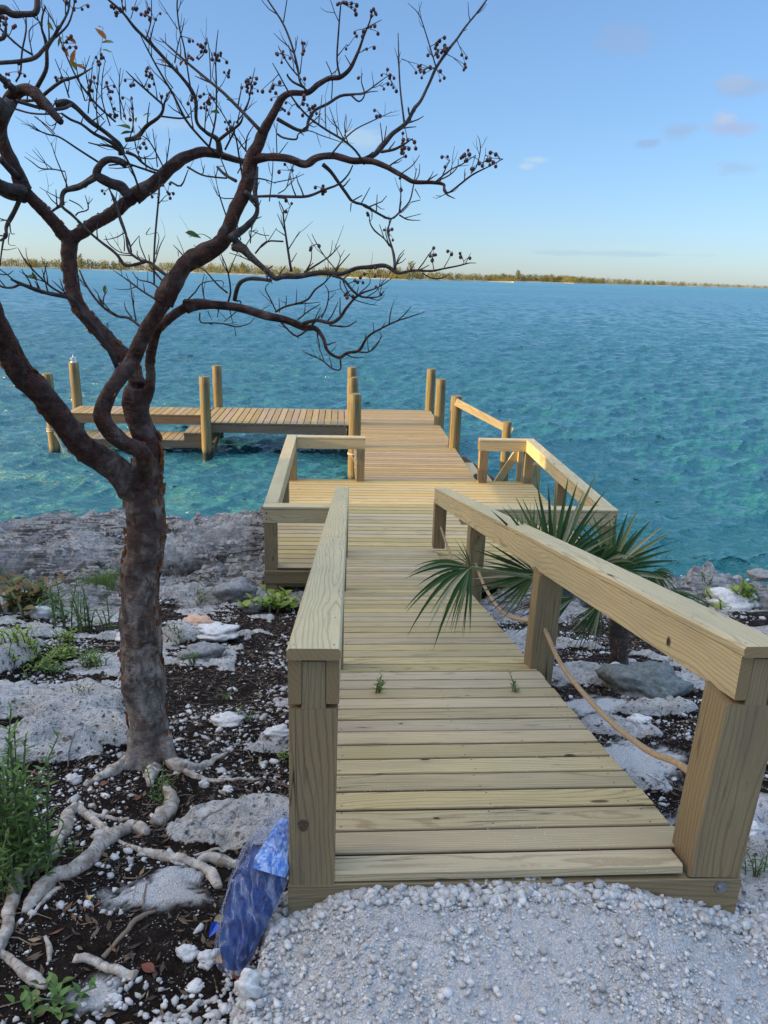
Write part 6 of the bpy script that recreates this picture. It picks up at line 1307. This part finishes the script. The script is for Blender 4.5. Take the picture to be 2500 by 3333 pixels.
plant(412, 1440, 34, 7, .05, .5, 'green tuft in front of the grey rounded rock', MG1, .3, spread=.03)
plant(387, 1370, 26, 7, .05, .6, 'small green tuft right behind the trunk at mid height', MG1, .3, spread=.05)
plant(488, 1370, 20, 4, .04, .6, 'tiny green plant right of the pale flat slab', MG1, .35, spread=.03)
plant(435, 1300, 22, 5, .06, .6, 'tiny green plant on the bluish rock band', MG2, .3, spread=.04)
plant(525, 1548, 24, 6, .03, .6, 'low green weed between trunk and left ramp post', MG1, .25, spread=.04)
plant(483, 1510, 16, 4, .03, .6, 'tiny green seedling left of the low weed', MG1, .3, spread=.03)
plant(612, 1640, 26, 4, .04, .5, 'small green sprout at the left foot of the ramp', MG2, .4, spread=.02)
plant(580, 1320, 38, 9, .17, .55, 'yellow-green plant with big rounded leaves at the platform corner post', MG2, .75, spread=.12)
plant(635, 1318, 26, 6, .16, .6, 'smaller round-leaved yellow-green plant beside the ramp rail', MG2, .75, spread=.10)
plant(1575, 1300, 42, 8, .16, .5, 'yellow-green lobed plant on the rocks at the right shore', MG2, .7, spread=.14)
plant(1640, 1290, 20, 8, .10, .6, 'low green plant at the right edge of the rocks', MG1, .5, spread=.14)
plant(1520, 1262, 22, 4, .09, .2, 'thin upright sprig near the water on the right', MG1, .25, spread=.06)
plant(1600, 1880, 60, 4, .035, .2, 'thin green seedling right of the front right post', MG1, .28, spread=.03)
plant(1635, 1890, 46, 4, .035, .2, 'second thin green seedling at the right edge of the photo', MG1, .28, spread=.03)
def deck_pt(px, py):
    d = ray(px*K, py*K); O = np.array([0, Y0, Z0]); t = ((O-CP)@RN)/(d@RN); return CP+d*t
plant(815, 1496, 46, 6, .036, .40, 'little green sprig growing up between the ramp boards on the left', MG1, .3, spread=.010, base=deck_pt(815, 1496)-[0, 0, .01])
plant(1115, 1494, 44, 4, .034, .28, 'little green sprig growing up between the ramp boards on the right', MG1, .35, spread=.008, base=deck_pt(1112, 1494)-[0, 0, .01])
# grass tuft
p = onground(225*K, 1262*K); mb = MB()
for i in range(420):
    b_ = p+np.array([r8.normal(0, .13), r8.normal(0, .10), 0]); b_[2] = gz(b_[0], b_[1]); d = r8.normal(0, .4, 2); h = r8.uniform(.10, .28)
    P = [b_+np.array([d[0]*h*s*s, d[1]*h*s*s, h*s*(1-.2*s)]) for s in (0, .4, .75, 1)]; w_ = .003
    V = []; 
    for j, q in enumerate(P): V += [q-[w_*(1-j/3.2), 0, 0], q+[w_*(1-j/3.2), 0, 0]]
    mb.add(V, [(0, 1, 3, 2), (2, 3, 5, 4), (4, 5, 7, 6)])
tag(mb.build('grass_tuft', leafy('grass', [(.10, .18, .04), (.20, .28, .07)], .6, .3)), 'tuft of thin green grass on the rock shelf left of the trunk', 'grass')
# fallen leaves
MLF = {}
for i, (px, py, L_, col, lb) in enumerate([(462, 1995, .05, (.30, .26, .08), 'yellowish oval leaf lying left of the plastic bag'), (334, 2105, .055, (.16, .035, .02), 'reddish brown round leaf near the bottom edge'), (85, 2145, .045, (.30, .20, .10), 'tan curled leaf beside the long pale root at the bottom left'), (80, 2205, .04, (.22, .12, .07), 'brown leaf in the bottom left corner'), (195, 1950, .025, (.5, .36, .06), 'small yellow leaf on the dark soil'), (478, 2088, .06, (.62, .36, .12), 'orange tan leaf stuck at the bottom of the plastic bag'), (500, 2110, .05, (.20, .05, .03), 'dark red leaf below the plastic bag'), (215, 1700, .045, (.20, .07, .04), 'rust coloured leaf beside the trunk roots'), (1285, 1320, .12, (.30, .14, .11), 'pinkish dry leaf on the soil beneath the palm')]):
    p = onground(px*K, py*K)+np.array([0, 0, .012]); a = r8.uniform(0, 6); V, F = leaf_blade(p, np.array([math.cos(a), math.sin(a), .15]), np.array([.1, -.3, 1.]), L_, L_*.6, .2, 6)
    tag(link_mesh('fallen_leaf', mesh_np('fallen_leaf', V, F), simple('fallen_leaf_%s' % lb.split()[0], col, .6)), lb, 'leaf')

# ------------------------------------------------------------------ folded blue umbrella in a clear plastic bag
bagp = onground(505*K, 2080*K); bag = empty('plastic_bag', tuple(bagp), 'clear plastic bag holding a folded blue umbrella, leaning on the left ramp post', 'bag')
def bagpath(pts, Ys): 
    P = np.array([py_(x, y, Y) for (x, y, w_), Y in zip(pts, Ys)]); R = np.array([w_*K*((q-CP)@fwd)/FPX/2 for (x, y, w_), q in zip(pts, P)]); return P, R
Ys = [1.83, 1.84, 1.88, 1.93, 1.98, 2.03, 2.08, 2.10]
shell = [(500, 2096, 50), (503, 2070, 76), (522, 2000, 100), (551, 1925, 118), (576, 1860, 112), (598, 1805, 84), (614, 1768, 52), (622, 1748, 34)]
P, R = bagpath(shell, Ys)
def crumple(P, R, seg, amp, seed, flat=.62):
    P, R = catmull(P, R, 14); n = len(P); T_ = np.gradient(P, axis=0); T_ /= np.linalg.norm(T_, axis=1, keepdims=True); V = []
    side = np.cross(T_, fwd); side /= np.linalg.norm(side, axis=1, keepdims=True); dep = np.cross(T_, side)
    an = np.arange(seg)*2*math.pi/seg; L = np.r_[0, np.cumsum(np.linalg.norm(np.diff(P, axis=0), axis=1))]
    for i in range(n):
        f = 1+amp*(2*fbm(np.cos(an)*2.2+seed, np.sin(an)*2.2+L[i]*5, 81, 4)-1)+amp*.7*(1-2*np.abs(2*fbm(np.cos(an)*3+L[i]*9+seed, np.sin(an)*3+L[i]*4, 82, 3)-1))*.5
        V.append(P[i]+side[i]*(np.cos(an)*R[i]*f)[:, None]+dep[i]*(np.sin(an)*R[i]*flat*f)[:, None])
    V = np.concatenate(V); ix = np.arange(n*seg).reshape(n, seg); F = np.stack([ix[:-1], np.roll(ix[:-1], -1, 1), np.roll(ix[1:], -1, 1), ix[1:]], -1).reshape(-1, 4); return V, F
V, F = crumple(P, R, 90, .12, 3)
b = NB('clear_plastic_film'); p = b.pos(); n = b.noise(b.mapp(p, (55, 40, 14)), 1, 5, .6, 2.); n2 = b.noise(b.mapp(p, (26, 20, 7)), 1, 5, .65, 1.5)
b.fin((.62, .70, .92), .14, b.bump(b.math('ADD', n, n2), 1., .02), Specular_IOR_Level=1.)
tp_ = b.n('ShaderNodeBsdfTransparent'); tp_.inputs[0].default_value = (.93, .95, 1, 1); mx = b.n('ShaderNodeMixShader'); lw = b.n('ShaderNodeLayerWeight'); lw.inputs[0].default_value = .35
b.l(b.math('ADD', b.math('MULTIPLY', b.math('POWER', lw.outputs['Facing'], 2.), .55), b.mr(n2, .47, .66, .05, .42)), mx.inputs[0]); b.l(tp_.outputs[0], mx.inputs[1]); b.l(b.b.outputs[0], mx.inputs[2]); b.l(mx.outputs[0], b.out.inputs[0])  # pale streaks in the film stand in for highlights along its folds
link_mesh('film', mesh_np('film', V, F, True), b.m, bag)
P, R = bagpath([(506, 2090, 46), (513, 2045, 82), (532, 1980, 98), (555, 1920, 108), (573, 1880, 100), (589, 1840, 80)], [1.85, 1.87, 1.905, 1.945, 1.97, 1.99]); V, F = crumple(P, R, 40, .07, 8, .5)
b = NB('dark_blue_fabric'); p = b.pos(); g = b.noise(b.mapp(p, (60, 60, 4)), 1, 3); link_mesh('folded_umbrella', mesh_np('folded_umbrella', V, F, True), b.fin(b.mix(b.mr(g, .40, .60), (.003, .014, .10), (.014, .06, .22)), .7), bag)
P, R = bagpath([(582, 1885, 74), (589, 1862, 76), (600, 1828, 58), (611, 1790, 40), (617, 1772, 24)], [1.925, 1.945, 1.995, 2.05, 2.08]); V, F = crumple(P, R, 40, .16, 15, .5)
b = NB('light_blue_cloth'); p = b.pos(); g = b.noise(b.mapp(p, (45, 35, 9)), 1, 5, .6, 1.2); link_mesh('cloth_sleeve', mesh_np('cloth_sleeve', V, F, True), b.fin(b.mix(b.mr(g, .42, .58), (.07, .20, .62), (.40, .56, .88)), .6, b.bump(g, 1., .02)), bag)  # fold highlights are put into the cloth colour as pale streaks
mb = MB()
for (x, y, Y) in ((552, 1925, 1.915), (535, 1985, 1.878), (523, 2030, 1.845)):
    c_ = py_(x, y, Y); rr = .0095; mb.add([c_+RV*math.cos(a)*rr*1.2+UV*math.sin(a)*rr-fwd*.002 for a in np.linspace(0, 6.283, 17)[:-1]], [tuple(range(16))])
mb.build('blue_dots', simple('blue_print', (.01, .015, .28), .5), bag)
mb = MB(); V, F = leaf_blade(py_(470, 1990, 1.95), py_(455, 2020, 1.9)-py_(470, 1990, 1.95), fc, .05, .03, .3, 4); mb.add(V, F); mb.build('torn_corner', simple('blue_film', (.02, .08, .5), .3), bag)
